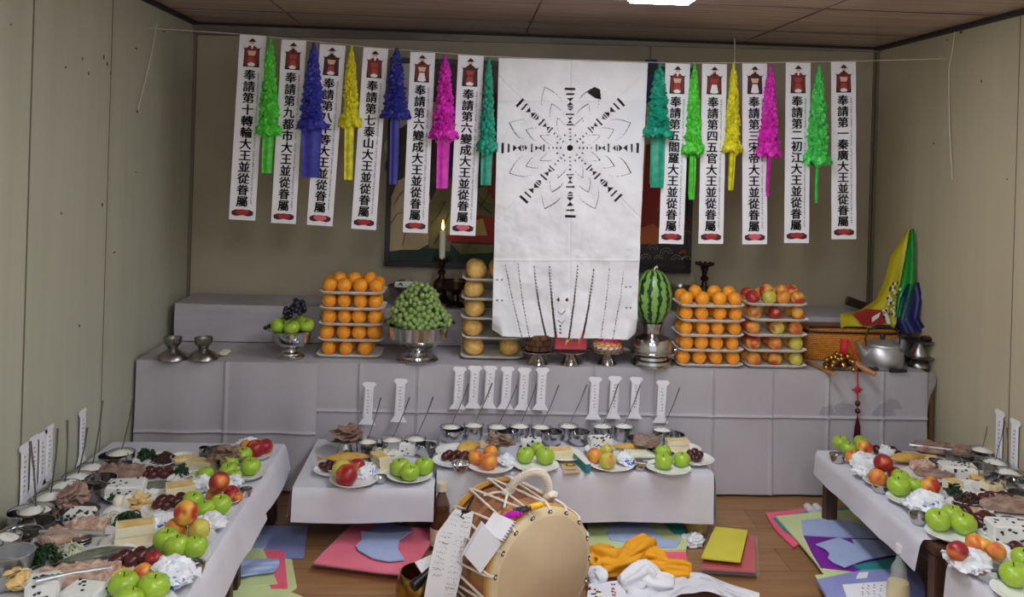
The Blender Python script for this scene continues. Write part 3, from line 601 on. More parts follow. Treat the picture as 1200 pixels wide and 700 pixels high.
    def fn(u, v):
        px = (584.5 - 8 * v) + ((759 - 14 * v) - (584.5 - 8 * v)) * u; py = 68 + 6 * u + (324 - 2 * u) * v
        p = gy(px, py, Yp); f = max(0, v - .72) / .28
        y = Yp - .004 + fbm((u * 2.2, v * 4, .3), 2.2) * .012 * (.4 + v) + fbm((u, v * 1.8, 4), 9) * .0035 - .035 * f * f + .02 * f * math.sin(u * 20) * .35
        d = abs(px - cx) - abs(py - cy); y += .004 * math.exp(-(d / 1.2) ** 2) + .003 * math.exp(-((px - cx) / 1.2) ** 2) - .003 * math.exp(-((py - 118) / 1.2) ** 2) - .003 * math.exp(-((py - 305) / 1.2) ** 2)
        # rounded lower corners curl back
        e = max(0, v - .93) / .07; c = max(0, abs(u - .5) * 2 - .86) / .14
        return (p.x, y + .05 * e * c, p.z + .02 * e * c)
    b.grid(nu, nv, fn, keep=lambda u, v: bool(mask[min(nv - 1, int(v * nv)), min(nu - 1, int(u * nu))]))
    thing('cut_paper_hanging', 'large white paper hanging with a cut-out star of triangles and leaves', 'paper hanging', (0, 0, 0), data=b.mesh('cut_paper_hanging', 'paper', angle=80))
cutout_paper()

# ---------------------------------------------------------------- painting on the back wall
def painting():
    Yp = YB - .045
    P = lambda x, y: gy(x, y, Yp)
    A, B_, C_, D_ = P(450, 312), P(452, 67), P(812, 68), P(809, 316)
    x0, x1, z0, z1 = A.x, D_.x, A.z, B_.z
    t = thing('framed_painting', 'dark framed shrine painting on the back wall, mostly behind banners and cut-out paper', 'painting', (x0, Yp, z0))
    W_, H_ = x1 - x0, z1 - z0
    b = MB(); b.box((W_ / 2, .02, H_ / 2), (W_, .03, H_)); link('picture_panel', b.mesh('picture_panel', 'picture ground'), t)
    b = MB(); q = .028
    for c, d in (((W_ / 2, .01, q / 2), (W_, .05, q)), ((W_ / 2, .01, H_ - q / 2), (W_, .05, q)), ((q / 2, .01, H_ / 2), (q, .05, H_ - 2 * q)), ((W_ - q / 2, .01, H_ / 2), (q, .05, H_ - 2 * q))): b.box(c, d)
    link('frame', b.mesh('frame', 'frame black', bevel=.004), t)
    mats = ['picture cream', 'picture green', 'picture red', 'picture olive', 'picture gold', 'picture navy', 'picture orange', 'picture line', 'frame black', 'picture pale']
    b = MB(); dep = [0]
    def pp(pts, mi):
        dep[0] += 1; y = .004 - .0006 * dep[0]
        b.prism([((P(px, py).x - x0), y, (P(px, py).z - z0)) for px, py in pts], (0, .0005, 0), mi)
    def curve(pts, mi, wd=.0028):
        dep[0] += 1; y = .004 - .0006 * (dep[0] % 40) - .02
        b.tube([((P(px, py).x - x0), y, (P(px, py).z - z0)) for px, py in pts], wd, 5, mi, flat=.4)
    circ = lambda cx, cy, rx, ry: [(cx + rx * math.cos(k * .3927), cy + ry * math.sin(k * .3927)) for k in range(16)]
    pp([(456, 292), (580, 300), (580, 308), (456, 306)], 1); pp([(456, 288), (475, 290), (580, 297), (580, 304), (456, 302)], 1)
    pp([(456, 295), (457, 235), (466, 212), (480, 205), (500, 215), (508, 250), (505, 285), (490, 293), (470, 293)], 0)
    pp([(456, 75), (500, 74), (500, 130), (470, 150), (456, 150)], 9); pp(circ(460, 195, 9, 12), 5); pp(circ(457, 172, 7, 9), 9)
    pp([(520, 160), (545, 160), (552, 190), (512, 200)], 5); pp([(506, 120), (528, 118), (532, 165), (510, 168)], 0)
    pp([(502, 290), (503, 240), (515, 215), (528, 208), (532, 260), (527, 295)], 3)
    pp([(560, 95), (580, 95), (580, 270), (566, 270)], 2); pp([(524, 276), (580, 276), (580, 285), (524, 283)], 2); pp([(556, 250), (580, 252), (580, 276), (556, 276)], 2)
    pp([(557, 222), (570, 218), (578, 235), (579, 254), (558, 252)], 3); pp([(557, 258), (566, 256), (569, 268), (571, 276), (554, 276), (557, 266)], 4)
    pp([(528, 285), (578, 287), (577, 296), (540, 298)], 3)
    pp([(756, 70), (770, 70), (768, 170), (752, 190)], 5); pp([(755, 120), (770, 130), (776, 190), (768, 280), (750, 280)], 0); pp([(757, 170), (770, 165), (776, 230), (764, 262), (752, 240)], 2)
    pp([(750, 225), (763, 220), (770, 240), (772, 275), (750, 278)], 2); pp([(748, 268), (765, 262), (776, 272), (776, 286), (748, 286)], 6)
    pp([(746, 286), (803, 288), (803, 310), (746, 309)], 8); pp([(802, 255), (806, 255), (806, 310), (800, 310)], 8)
    for cx_, cy_, r_, mi in ((803, 275, 5, 6), (798, 297, 4, 6), (805, 262, 4, 2), (763, 292, 6, 7), (779, 297, 7, 7), (755, 303, 6, 7), (770, 303, 5, 7), (791, 304, 6, 7), (802, 304, 5, 7)):
        for rr in (r_, r_ * .55): curve([(cx_ + rr * math.cos(a), cy_ - rr * math.sin(a)) for a in [k * .35 for k in range(10)]], mi, .0035 if mi != 7 else .002)
    for pts in ([(462, 240), (470, 226), (482, 222)], [(458, 262), (466, 250), (476, 249)], [(472, 288), (476, 270), (490, 262)], [(488, 215), (498, 232), (500, 260)], [(560, 226), (566, 236), (575, 240)], [(561, 244), (570, 232), (574, 222)], [(560, 236), (568, 244), (576, 250)], [(505, 262), (514, 252), (522, 236)], [(509, 285), (518, 270), (526, 250)]): curve(pts, 8, .0022)
    link('painted_figures', b.mesh('painted_figures', mats, smooth=False), t)
painting()

# ---------------------------------------------------------------- kinds
def fruit_apple():
    def fn(p):
        th = math.acos(max(-1, min(1, p.z))); ph = math.atan2(p.y, p.x)
        r = 1 + .04 * math.cos(5 * ph) * (th / math.pi) ** 2 - .04 * math.cos(th)*-1
        z = p.z * .88 - .42 * math.exp(-(th / .34) ** 2) + .22 * math.exp(-((math.pi - th) / .3) ** 2) + .03
        taper = 1 - .12 * max(0, (th - 1.6) / 1.6)
        return Vector((p.x * r * taper, p.y * r * taper, z))
    b = MB(); b.ball((0, 0, 0), 1, 26, 22, fn=fn); return b
def apple(loc, r, label, group=None, rz=None, tilt=0.0, m='green apple', cat='apple'):
    me = cached(('apple', m), lambda: fruit_apple().mesh('green_apple', m, angle=180))
    st = cached('stem', lambda: MB().tube([(0, 0, .42), (.03, 0, .62), (.09, .02, .84)], [.045, .04, .055], 6).mesh('stem', 'apple stem'))
    o = thing('green_apple', label, cat, loc, group, data=me, scale=r, rot=(tilt, tilt * .4, RND.uniform(0, 6) if rz is None else rz)); link('stem', st, o); return o
def peach_mesh(m):
    def fn(p):
        ph = math.atan2(p.y, p.x); th = math.acos(max(-1, min(1, p.z)))
        g = .10 * math.exp(-(ph / .16) ** 2) * math.sin(th) ** .5
        z = p.z * .94 - .2 * math.exp(-(th / .25) ** 2) - .05 * math.exp(-((math.pi - th) / .2) ** 2)
        return Vector((p.x * (1 - g), p.y * (1 - g) * 1.02, z))
    return cached(('peach', m), lambda: MB().ball((0, 0, 0), 1, 32, 20, fn=fn).mesh('peach', m, angle=180))
def peach(loc, r, label, m='peach', group=None, rot=None):
    return thing('peach', label, 'peach', loc, group, data=peach_mesh(m), scale=r, rot=rot or (RND.uniform(-.7, .7), RND.uniform(-.7, .7), RND.uniform(0, 6)))
def orange_mesh():
    def fn(p):
        th = math.acos(max(-1, min(1, p.z))); return Vector((p.x, p.y, p.z * .93 - .07 * math.exp(-(th / .14) ** 2) + .05 * math.exp(-((math.pi - th) / .12) ** 2)))
    return cached('orange', lambda: MB().ball((0, 0, 0), 1, 24, 18, fn=fn).mesh('orange', 'orange skin', angle=180))
def pear_mesh():
    def fn(p):
        th = math.acos(max(-1, min(1, p.z))); return Vector((p.x, p.y, p.z * .86 - .13 * math.exp(-(th / .2) ** 2) + .1 * math.exp(-((math.pi - th) / .2) ** 2)))
    return cached('pear', lambda: MB().ball((0, 0, 0), 1, 24, 18, fn=fn).mesh('pear', 'pear skin', angle=180))
def bowl_prof(R, h, foot=.5, t=.0018, lip=.003):
    return [(0, .004), (R * foot * .9, .004), (R * foot * .9, 0), (R * foot, 0), (R * foot, .005), (R * (.5 + .5 * foot), h * .14), (R * .93, h * .36), (R * .98, h * .7), (R, h - .001), (R + lip, h), (R + lip * .4, h + .0014), (R - t, h), (R * .97 - t, h * .7), (R * .92 - t, h * .36), (R * foot * .8, .0085), (0, .0085)]
def bowl_mesh(R, h, m='steel', foot=.5): return cached(('bowl', R, h, m, foot), lambda: MB().lathe(bowl_prof(R, h, foot), 36).mesh('steel_bowl', m, angle=35))
def plate_mesh(R, m='porcelain'):
    return cached(('plate', R, m), lambda: MB().lathe([(0, .003), (R * .55, .003), (R * .55, 0), (R * .62, 0), (R * .64, .003), (R, .0155), (R + .001, .017), (R - .002, .0178), (R * .66, .0075), (R * .6, .0062), (0, .0062)], 44).mesh('white_plate', m, angle=35))
def cup_mesh(R, h): return cached(('cup', R, h), lambda: MB().lathe([(0, .002), (R * .66, .002), (R * .7, 0), (R * .78, .004), (R * .95, h * .6), (R, h), (R + .001, h + .001), (R - .0015, h), (R * .92, h * .6), (R * .72, .006), (0, .005)], 24).mesh('steel_cup', 'steel', angle=35))
def bowl(px, py, z, R, h, label, group=None, m='steel', cat='bowl', foot=.5, name='steel_bowl'):
    p = gz(px, py, z); return thing(name, label, cat, p, group, data=bowl_mesh(R, h, m, foot))
def plate(px, py, z, R, label, group=None):
    p = gz(px, py, z + .012); p.z = z + .0035; R = round(R * (.9 if z > ZR + .01 else 1), 4); return thing('white_plate', label, 'plate', p, group, data=plate_mesh(R), rz=RND.random())
def cup(px, py, z, R, h, label): return thing('steel_cup', label, 'cup', gz(px, py, z + h * .5) - Vector((0, 0, h * .5)), data=cup_mesh(R, h))
def rice_mesh(R):
    def f():
        b = MB(); b.grid(30, 12, lambda u, v: ((1 - v) * R * math.cos(6.2832 * u) * (1 + .03 * math.sin(u * 40)), (1 - v) * R * math.sin(6.2832 * u), .42 * R * (1 - (1 - v) ** 1.7) + .0018 * math.sin(u * 60 + v * 31) * (1 if 0 < v < .95 else 0)))
        b.lathe([(R, 0), (R * .95, -.012), (0, -.012)], 30); return b.mesh('rice', 'rice', angle=180)
    return cached(('rice', R), f)
def spoon_mesh(L=.2):
    def f():
        b = MB(); b.tube([(0, 0, .0), (.002, 0, .03), (.004, 0, L * .6), (0, 0, L)], [.003, .003, .0036, .0055], 8, flat=.5)
        b.ball((0, 0, -.016), (.017, .006, .024), 12, 8); return b.mesh('spoon', 'spoon steel')
    return cached(('spoon', L), f)
def rice_bowl(px, py, z, R, h, where, lean=(.25, .35), spoon=True, L=.19):
    """px,py: centre of the rim in the photo"""
    p = gz(px, py, z + h); p.z = z
    thing('rice_bowl', f'steel rice bowl, {where}', 'bowl', p, 'rice bowls', data=bowl_mesh(R, h, 'steel', .7))
    thing('rice', f'white rice mound, {where}', 'rice', p + Vector((0, 0, h - .011)), 'rice', data=rice_mesh(R * .9), kind='stuff')
    if spoon: thing('spoon', f'upright steel spoon, {where}', 'spoon', p + Vector((0, 0, h - .014 + R * .30)), 'spoons in rice', data=spoon_mesh(L), rot=(lean[0], lean[1], .2))
def blob(b, c, r, amp=.2, fr=1.6, seed=0., mi=0, seg=18, rings=12, T=None, flatb=False):
    def fn(p):
        q = p * (1 + amp * fbm(p, fr, seed))
        if flatb and q.z < -.35: q.z = -.35 + (q.z + .35) * .15
        return q
    b.ball(c, r, seg, rings, mi, T, fn)
def pork(loc, w, d, h, label, m='boiled pork', rz=0., seed=1, n=5, name='sliced_pork'):
    """heap of thin wavy slices"""
    r = random.Random(seed); b = MB(); cnt = n * 3
    for k in range(cnt):
        q = math.sqrt(r.random()) * .8; a = r.uniform(0, 6.28); cx, cy = math.cos(a) * q * w * .34, math.sin(a) * q * d * .34; cz = h * (1 - q * q) * (.25 + .7 * k / cnt)
        T = Matrix.Translation((cx, cy, cz)) @ Euler((r.uniform(-.35, .35), r.uniform(-.55, .55), r.uniform(0, 6.28))).to_matrix().to_4x4(); sd = seed + k * 1.7; sx, sy = w * r.uniform(.17, .3), d * r.uniform(.2, .34)
        def fn(p, sd=sd):
            f = 1 + .3 * fbm((p.x, p.y, 0), 1.6, sd); return Vector((p.x * f, p.y * f, p.z + 1.4 * fbm((p.x, p.y, sd), 1.3) + .9 * p.x * p.x))
        b.ball((0, 0, 0), (sx, sy, max(.0045, h * .1)), 18, 9, 0, T, fn)
    for i, v in enumerate(b.v):
        if v[2] < .001: b.v[i] = (v[0], v[1], .001 + .002 * (v[2] % .01) * 50 * .02)
    return thing(name, label, 'meat', loc, data=b.mesh(name, m, angle=180), rz=rz)
def slab(loc, w, d, h, label, m='pink pork', rz=0., seed=1, tilt=(0, 0)):
    """one flat rough-cut piece, its top ridged by the slicing"""
    h = h * .8; b = MB()
    def fn(p):
        e = .55; q = Vector((math.copysign(abs(p.x) ** e, p.x), math.copysign(abs(p.y) ** e, p.y), math.copysign(abs(p.z) ** .7, p.z))); q /= max(.001, (abs(q.x) ** 2.6 + abs(q.y) ** 2.6) ** (1 / 2.6)) if (abs(q.x) ** 2.6 + abs(q.y) ** 2.6) > 1 else 1
        f = 1 + .22 * fbm((q.x, q.y, 0), 1.3, seed); z = q.z + (.35 * fbm((q.x * 2, q.y * 2, seed), 1.2) + .28 * math.sin(q.x * 15 + 2 * q.y + 2 * fbm((q.x, q.y, 1), 2, seed))) * (1 if q.z > 0 else 0)
        return Vector((q.x * f, q.y * f, z))
    b.ball((0, 0, h * .5), (w * .5, d * .5, h * .42), 56, 26, fn=fn)
    return thing('pork_slab', label, 'meat', loc, data=b.mesh('pork_slab', m, angle=180), rot=(tilt[0], tilt[1], rz))
def strands(loc, w, d, h, label, m, n=60, rad=.0022, seed=1, name='greens', rz=0., cat='vegetable side dish', curl=1.0):
    r = random.Random(seed); b = MB()
    for k in range(n):
        a = r.uniform(0, 6.283); q = math.sqrt(r.random()); c = Vector((math.cos(a) * q * w * .36, math.sin(a) * q * d * .36, h * (1 - q * q) * r.uniform(.35, 1) + rad + .001)); a2 = r.uniform(0, 6.283); ln = r.uniform(.25, .5) * w; pts = []
        for i in range(6):
            t = i / 5 - .5; pts.append((c.x + math.cos(a2 + t * curl) * t * ln, c.y + math.sin(a2 + t * curl) * t * ln * d / w, max(rad, c.z - abs(t) * h * .9 + r.uniform(-.1, .1) * h)))
        b.tube(pts, [rad * .7, rad, rad * 1.1, rad, rad, rad * .6], 5)
    return thing(name, label, cat, loc, data=b.mesh(name, m, angle=180), kind='stuff', rz=rz)
def leafy(loc, w, d, h, label, m='spinach', n=46, seed=1, rz=0., name='spinach'):
    r = random.Random(seed); b = MB()
    for k in range(n):
        a = r.uniform(0, 6.283); q = math.sqrt(r.random()); c = Vector((math.cos(a) * q * w * .36, math.sin(a) * q * d * .36, h * (1 - q * q) * r.uniform(.4, 1) + .004)); a2 = r.uniform(0, 6.283); ln = r.uniform(.16, .3) * w; wd = ln * .34; tl = r.uniform(-.7, .7)
        def lf(u, v, c=c, a2=a2, ln=ln, wd=wd, tl=tl):
            t = v - .5; s_ = (u - .5) * 2 * wd * math.sin(math.pi * min(.97, v + .04)); x = t * ln; z = -abs(t) * ln * .7 + abs(s_) * .5 + .004 * math.sin(v * 9); return (c.x + math.cos(a2) * x - math.sin(a2) * s_, c.y + math.sin(a2) * x + math.cos(a2) * s_, max(.0015, c.z + z + s_ * tl))
        b.grid(2, 5, lf)
    for k in range(14):
        a = r.uniform(0, 6.283); b.tube([(-w * .3 * math.cos(a), -d * .3 * math.sin(a), h * .3), (0, 0, h * r.uniform(.5, .9)), (w * .34 * math.cos(a + .6), d * .34 * math.sin(a + .6), h * .2)], .0022, 5)
    return thing(name, label, 'vegetable side dish', loc, data=b.mesh(name, m, angle=180), kind='stuff', rz=rz)
def tofu(loc, w, d, h, n, label, rz=0., name='tofu_block', m=('tofu', 'fried edge'), slices=False):
    b = MB(); r = random.Random(int(w * 1e4) + n)
    for k in range(n):
        hh = h / n; c = (r.uniform(-.004, .004), r.uniform(-.004, .004), hh * (k + .5)); b.box(c, (w * r.uniform(.94, 1), d * r.uniform(.94, 1), hh * .96), 0, None, r.uniform(-.06, .06))
        b.box((c[0], c[1], hh * (k + 1) - hh * .04), (w * .9, d * .9, hh * .05), 1, None, 0)
    return thing(name, label, 'tofu' if name == 'tofu_block' else 'cake', loc, data=b.mesh(name, m, bevel=min(w, h / n) * .08), rz=rz)
def bean_cake(loc, w, d, h, label, rz=0., seed=1):
    r = random.Random(seed)
    def f():
        b = MB(); b.box((0, 0, h / 2), (w, d, h)); return b
    o = thing('bean_rice_cake', label, 'rice cake', loc, data=f().mesh('bean_rice_cake', 'bean cake', bevel=.006), rz=rz)
    b = MB()
    for k in range(22):
        s_ = r.choice('tttfflr'); u, v = r.uniform(-.42, .42), r.uniform(.12, .88)
        if s_ == 't': c = (u * w, r.uniform(-.42, .42) * d, h)
        elif s_ == 'f': c = (u * w, -d / 2, v * h)
        elif s_ == 'l': c = (-w / 2, u * d, v * h)
        else: c = (w / 2, u * d, v * h)
        q_ = r.uniform(.0035, .0062); blob(b, c, (q_ * r.uniform(.8, 1.5), q_, q_ * .7), .5, 2, k, 0, 9, 6)
    link('black_beans', b.mesh('black_beans', 'black bean', angle=180), o); return o
def packet(loc, r, label, m='printed wrapper', rot=None, seed=1, name='snack_packet'):
    r *= .86
    def fn(p):
        q = p * (.98 + .30 * fbm(p, 1.3, seed) + .22 * fbm(p, 3.1, seed + 3) + .10 * fbm(p, 8.0, seed))
        if q.z < -.55: q.z = -.55
        return q
    b = MB(); b.ball((0, 0, .55), (1, 1, 1), 26, 17, fn=fn)
    for sx in (-1, 1):
        b.grid(8, 6, lambda u, v, sx=sx: (sx * (.85 + .38 * v), (u - .5) * (.5 + .7 * v) + .06 * math.sin(u * 20), .45 + .12 * math.sin(u * 15 + v * 4)))
    return thing(name, label, 'snack packet', loc, data=b.mesh(name, m, angle=14), scale=(r, r, r * .62), rot=rot or (0, 0, RND.uniform(0, 6)))
def fish(loc, L, wd, label, m='dried fish', rz=0., name='dried_fish', tilt=0.):
    def fn(p): s_ = (p.x + 1) / 2; k = (.25 + .95 * math.sin(math.pi * min(1, s_ * .9 + .08)) ** .8); return Vector((p.x, p.y * k, p.z * k + .02 * math.sin(p.x * 3)))
    b = MB(); b.ball((0, 0, wd * .28), (L / 2, wd / 2, wd * .27), 18, 16, T=Matrix.Rotation(0, 4, 'Z'), fn=lambda p: fn(Vector((p.z, p.y, p.x))))
    o = thing(name, label, 'fish', loc, data=b.mesh(name, m, angle=180), rz=rz, rot=(tilt, 0, rz))
    b = MB(); b.prism([(-L * .46, -wd * .06, wd * .26), (-L * .66, -wd * .32, wd * .2), (-L * .6, 0, wd * .24), (-L * .66, wd * .3, wd * .28), (-L * .46, wd * .06, wd * .26)], (0, 0, .003)); link('tail', b.mesh('tail', m), o)
    b = MB(); b.prism([(-L * .1, 0, wd * .5), (L * .12, 0, wd * .52), (-L * .2, 0, wd * .62)], (0, .002, 0)); link('fin', b.mesh('fin', m), o); return o
def jujubes(spots, z, r, where, plate_=None):
    me = cached('jujube', lambda: MB().ball((0, 0, 0), (1.25, 1, .95), 14, 10, fn=lambda p: p * (1 + .07 * fbm(p, 3))).mesh('jujube', 'jujube', angle=180))
    for i, (px, py, dz) in enumerate(spots):
        p = gz(px, py, z + r + dz); thing('jujube', f'dark red jujube, {ORD[i]} from the left on {where}', 'jujube', p, 'jujubes on ' + where, data=me, scale=r, rot=(RND.uniform(-.3, .3), RND.uniform(-.3, .3), RND.uniform(0, 6)))

# ---------------------------------------------------------------- fruit stacks on the altar
ZP = ZA + .005
def tray_mesh(w, d):
    def f():
        b = MB(); n = 40
        def ring(sx, sy, z):
            out = []
            for k in range(n):
                a = 6.2832 * k / n; c, s = math.cos(a), math.sin(a); e = .22
                out.append((sx * math.copysign(abs(c) ** e, c), sy * math.copysign(abs(s) ** e, s), z))
            return out
        rings = [ring(w * .42, d * .38, .0), ring(w * .45, d * .42, .002), ring(w * .5, d * .5, .014), ring(w * .502, d * .502, .0165), ring(w * .49, d * .485, .016), ring(w * .44, d * .41, .006), ring(w * .42, d * .38, .005)]
        vs = [p for r in rings for p in r]; fs = []
        for i in range(len(rings) - 1):
            for k in range(n): fs.append((i * n + k, i * n + (k + 1) % n, (i + 1) * n + (k + 1) % n, (i + 1) * n + k))
        fs.append(tuple(range(n - 1, -1, -1))); fs.append(tuple((len(rings) - 1) * n + k for k in range(n)))
        b.add(vs, fs); return b.mesh('white_tray', 'tray', angle=40)
    return cached(('tray', w, d), f)
TIER = ['bottom', 'lower', 'middle', 'upper', 'top']
def fruit_stack(xpx0, xpx1, ypx, tierpx, d, place, r, what, noun, rows, topn, yaw=0.0):
    """rows: list (bottom first) of x fractions for the front row"""
    ym = gz((xpx0 + xpx1) / 2, ypx, ZP).y
    a, c = gy(xpx0, ypx, ym), gy(xpx1, ypx, ym); w = c.x - a.x; cx = (a.x + c.x) / 2; Y = ym + d * .5
    for k in range(5):
        z = ZP + .002 + k * tierpx
        jx = RND.uniform(-.006, .006)
        thing('white_tray', f'white rectangular tray, {TIER[k]} in the {what} stack {place}', 'tray', (cx + jx, Y, z), f'trays of the {what} stack {place}', data=tray_mesh(round(w + .012, 3), d), rz=yaw)
        zz = z + .006 + (.93 if noun == 'orange' else .86 if noun == 'pear' else .92) * r
        fr = rows[k]
        for j, (f, y, lab) in enumerate([(f, Y - d * .19, 'front') for f in fr] + [(f, Y + d * (.21 if k < 4 or noun == 'pear' else .36), 'back') for f in rows[k]]):
            i = j % len(fr); p = (cx + (f - .5) * w + (RND.uniform(-.006, .006)), y, zz)
            label = f'{noun}, {ORD[i]} from left in {lab} row, {TIER[k]} tray, stack {place}'
            one(noun, p, r, label, f'{noun}s of the stack {place}', k, i, lab)
    for i, f in enumerate(topn):
        one(noun, (cx + (f - .5) * w, Y + d * .085, ZP + .002 + 4 * tierpx + .006 + r * (.93 + .72)), r, f'{noun} piled highest, {ORD[i]} from left, crowning the stack {place}', f'{noun}s of the stack {place}', 5, i, 'pile')
PEACH_KIND = {(4, 0): 'red peach', (3, 1): 'red peach', (3, 0): 'green peach', (2, 1): 'green peach', (2, 2): 'golden peach', (4, 1): 'green peach', (0, 2): 'green peach', (1, 2): 'green peach'}
def one(noun, p, r, label, grp, k, i, lab):
    if noun == 'orange': thing('orange', label, 'orange', p, grp, data=orange_mesh(), scale=r * (1 + RND.uniform(-.03, .03)), rot=(RND.uniform(-1.2, 1.2), RND.uniform(-.8, .8), RND.uniform(0, 6)) if lab == 'pile' or k == 4 else (RND.uniform(.2, 1.3), RND.uniform(-.6, .6), RND.uniform(0, 6)))
    elif noun == 'pear': thing('pear', label, 'pear', p, grp, data=pear_mesh(), scale=r, rot=(RND.uniform(-.3, .3), RND.uniform(-.3, .3), RND.uniform(0, 6)))
    else: peach(p, r, label, PEACH_KIND.get((k, i), 'peach' if (i + k) % 2 else 'golden peach') if lab == 'front' else ('peach', 'golden peach')[i % 2], grp)
E4 = [.12, .375, .63, .88]
fruit_stack(372, 446, 421, .0745, .19, 'left of the grapes', .0345, 'orange', 'orange', [[.15, .42, .74], E4, E4, E4, E4], [.26, .5, .76])
fruit_stack(797, 872, 432, .0705, .19, 'right of the watermelon', .0335, 'orange', 'orange', [[.1, .36, .62, .9], E4, E4, E4, E4], [.3, .6, .84])
fruit_stack(877, 946, 433, .0735, .19, 'left of the gold basket', .0335, 'peach', 'peach', [[.14, .5, .86], [.14, .5, .86], [.14, .56, .86], [.14, .5, .88], [.12, .38, .63, .88]], [.4, .68, .84])
fruit_stack(541, 612, 423, .0925, .27, 'left of the cut-out paper', .050, 'pear', 'pear', [[.18, .82], [.18, .82], [.18, .82], [.18, .82], [.2, .6]], [])
def stemmed(b, prof, mi=0): b.lathe(prof, 36, mi); return b
# two small stemmed cups at the far left
for px, lab in ((202, 'the one against the left wall side'), (238, 'the one nearer the green apple bowl')):
    b = MB(); b.lathe([(0, .0), (.066, 0), (.068, .004), (.065, .012), (.056, .026), (.04, .038), (.026, .045), (.021, .051), (.025, .058), (.036, .07), (.04, .084), (.041, .1), (.0385, .1), (.037, .084), (.03, .07), (0, .062)], 36)
    p = gz(px, 421, ZP); thing('offering_cup', 'small steel stemmed cup on a wide foot, ' + lab, 'cup', p, 'stemmed cups', data=b.mesh('offering_cup', 'dark steel', angle=40))
for i, (px, py) in enumerate(((258, 416), (265, 414), (262, 418))):
    b = MB(); b.lathe([(0, 0), (.018, 0), (.021, .003), (.018, .007), (.008, .009), (0, .006)], 20); p = gz(px, py, ZP)
    thing('rice_cracker', 'small cream rice cracker on the altar, ' + ('leftmost of three', 'rearmost of three', 'frontmost of three')[i], 'cracker', p + Vector((0, 0, i * .0065)), 'crackers beside the small cups', data=b.mesh('rice_cracker', 'tofu'), rot=(.1 * i, .1, 0))
# footed steel bowl with apples and black grapes
def footed_bowl(px, py, R, h, label):
    s = R; b = MB(); b.lathe([(0, .0), (s * .62, 0), (s * .64, .006), (s * .6, .012), (s * .52, .016), (s * .5, .024), (s * .3, .03), (s * .26, .04), (s * .3, h * .3), (s * .62, h * .42), (s * .88, h * .62), (s * .92, h * .94), (s * 1.1, h * .985), (s * 1.12, h), (s * 1.08, h), (s * .9, h * .96), (s * .86, h * .64), (s * .6, h * .45), (0, h * .42)], 48)
    p = gz(px, py, ZP); return p, thing('footed_bowl', label, 'bowl', p, 'footed bowls', data=b.mesh('footed_bowl', 'steel', angle=40))
p, _ = footed_bowl(341, 419, .098, .135, 'steel footed bowl holding green apples and black grapes')
for i, (dx, dy, dz, lab) in enumerate(((-.058, -.035, .152, 'front left'), (.012, -.06, .15, 'front middle'), (.068, -.01, .152, 'front right'), (-.04, .045, .152, 'rear left'), (.035, .06, .152, 'rear right'))):
    apple(p + Vector((dx, dy, dz)), .038, f'green apple at the {lab} of the footed bowl with black grapes', tilt=(.9 if i == 0 else .3), group='apples in the footed bowl')
def grapes(base, spots, r, label, m, name='grape_bunch'):
    t = thing(name, label, 'grapes', base)
    me = cached(('grape', m), lambda: MB().ball((0, 0, 0), (1, 1, 1.12), 12, 9).mesh('berry', m, angle=180)); rest = MB()
    for i, q in enumerate(spots):
        if i < 95: link('berry', me, t, q, (RND.uniform(-.6, .6), RND.uniform(-.6, .6), 0), r * RND.uniform(.92, 1.06))
        else: rest.ball(q, r, 10, 7)
    if rest.v: o = link('berries', rest.mesh('berries', m, angle=180), t); o['kind'] = 'stuff'
    b = MB(); top = max(spots, key=lambda q: q[2]); b.tube([(0, 0, .0), (0, .0, top[2] * .7), (top[0], top[1], top[2])], .003, 6); link('stalk', b.mesh('stalk', 'apple stem'), t); return t
sp = []; rr = random.Random(3)
for k in range(44): a = rr.uniform(0, 6.28); q = rr.random() ** .5; sp.append((q * .05 * math.cos(a) + .01, q * .035 * math.sin(a), .03 * (1 - q) + rr.uniform(-.012, .03) + (.025 if math.cos(a) > 0 else 0)))
grapes(p + Vector((0, .0, .195)), sp, .0125, 'black grape bunch on top of the green apples in the footed bowl', 'black grape')
sp = [(q * .016, 0, q * .008) for q in (-1, 0, 1, .3)]; grapes(p + Vector((-.102, -.02, .148)), sp, .010, 'few black grapes at the left rim of the apple bowl', 'black grape')
# grape bowl
p, _ = footed_bowl(489, 422, .155, .178, 'large steel footed bowl heaped with green grapes')
sp = []; rr = random.Random(5)
for _ in range(9000):
    a = rr.uniform(0, 6.28); v = 1 - rr.random() ** .62; h_ = .19 * v; R_ = (.135 * (1 - v ** 1.35) ** .62 * rr.uniform(.88, 1.0) + .006) * (1 + .09 * math.sin(3 * a + 9 * v)); q = (R_ * math.cos(a), R_ * math.sin(a) * .9, h_)
    if all((q[0] - s[0]) ** 2 + (q[1] - s[1]) ** 2 + (q[2] - s[2]) ** 2 > .00046 for s in sp): sp.append(q)
sp.sort(key=lambda q: q[1] - .3 * q[2])
b = MB(); b.lathe([(0, .13), (.04, .12), (.075, .08), (.1, .01), (.105, -.01), (0, -.02)], 20)
g = grapes(p + Vector((0, 0, .172)), sp, .0134, 'tall heap of green grapes in the large footed bowl', 'green grape')
o = link('inner_berries', b.mesh('inner_berries', 'green grape'), g); o['kind'] = 'stuff'
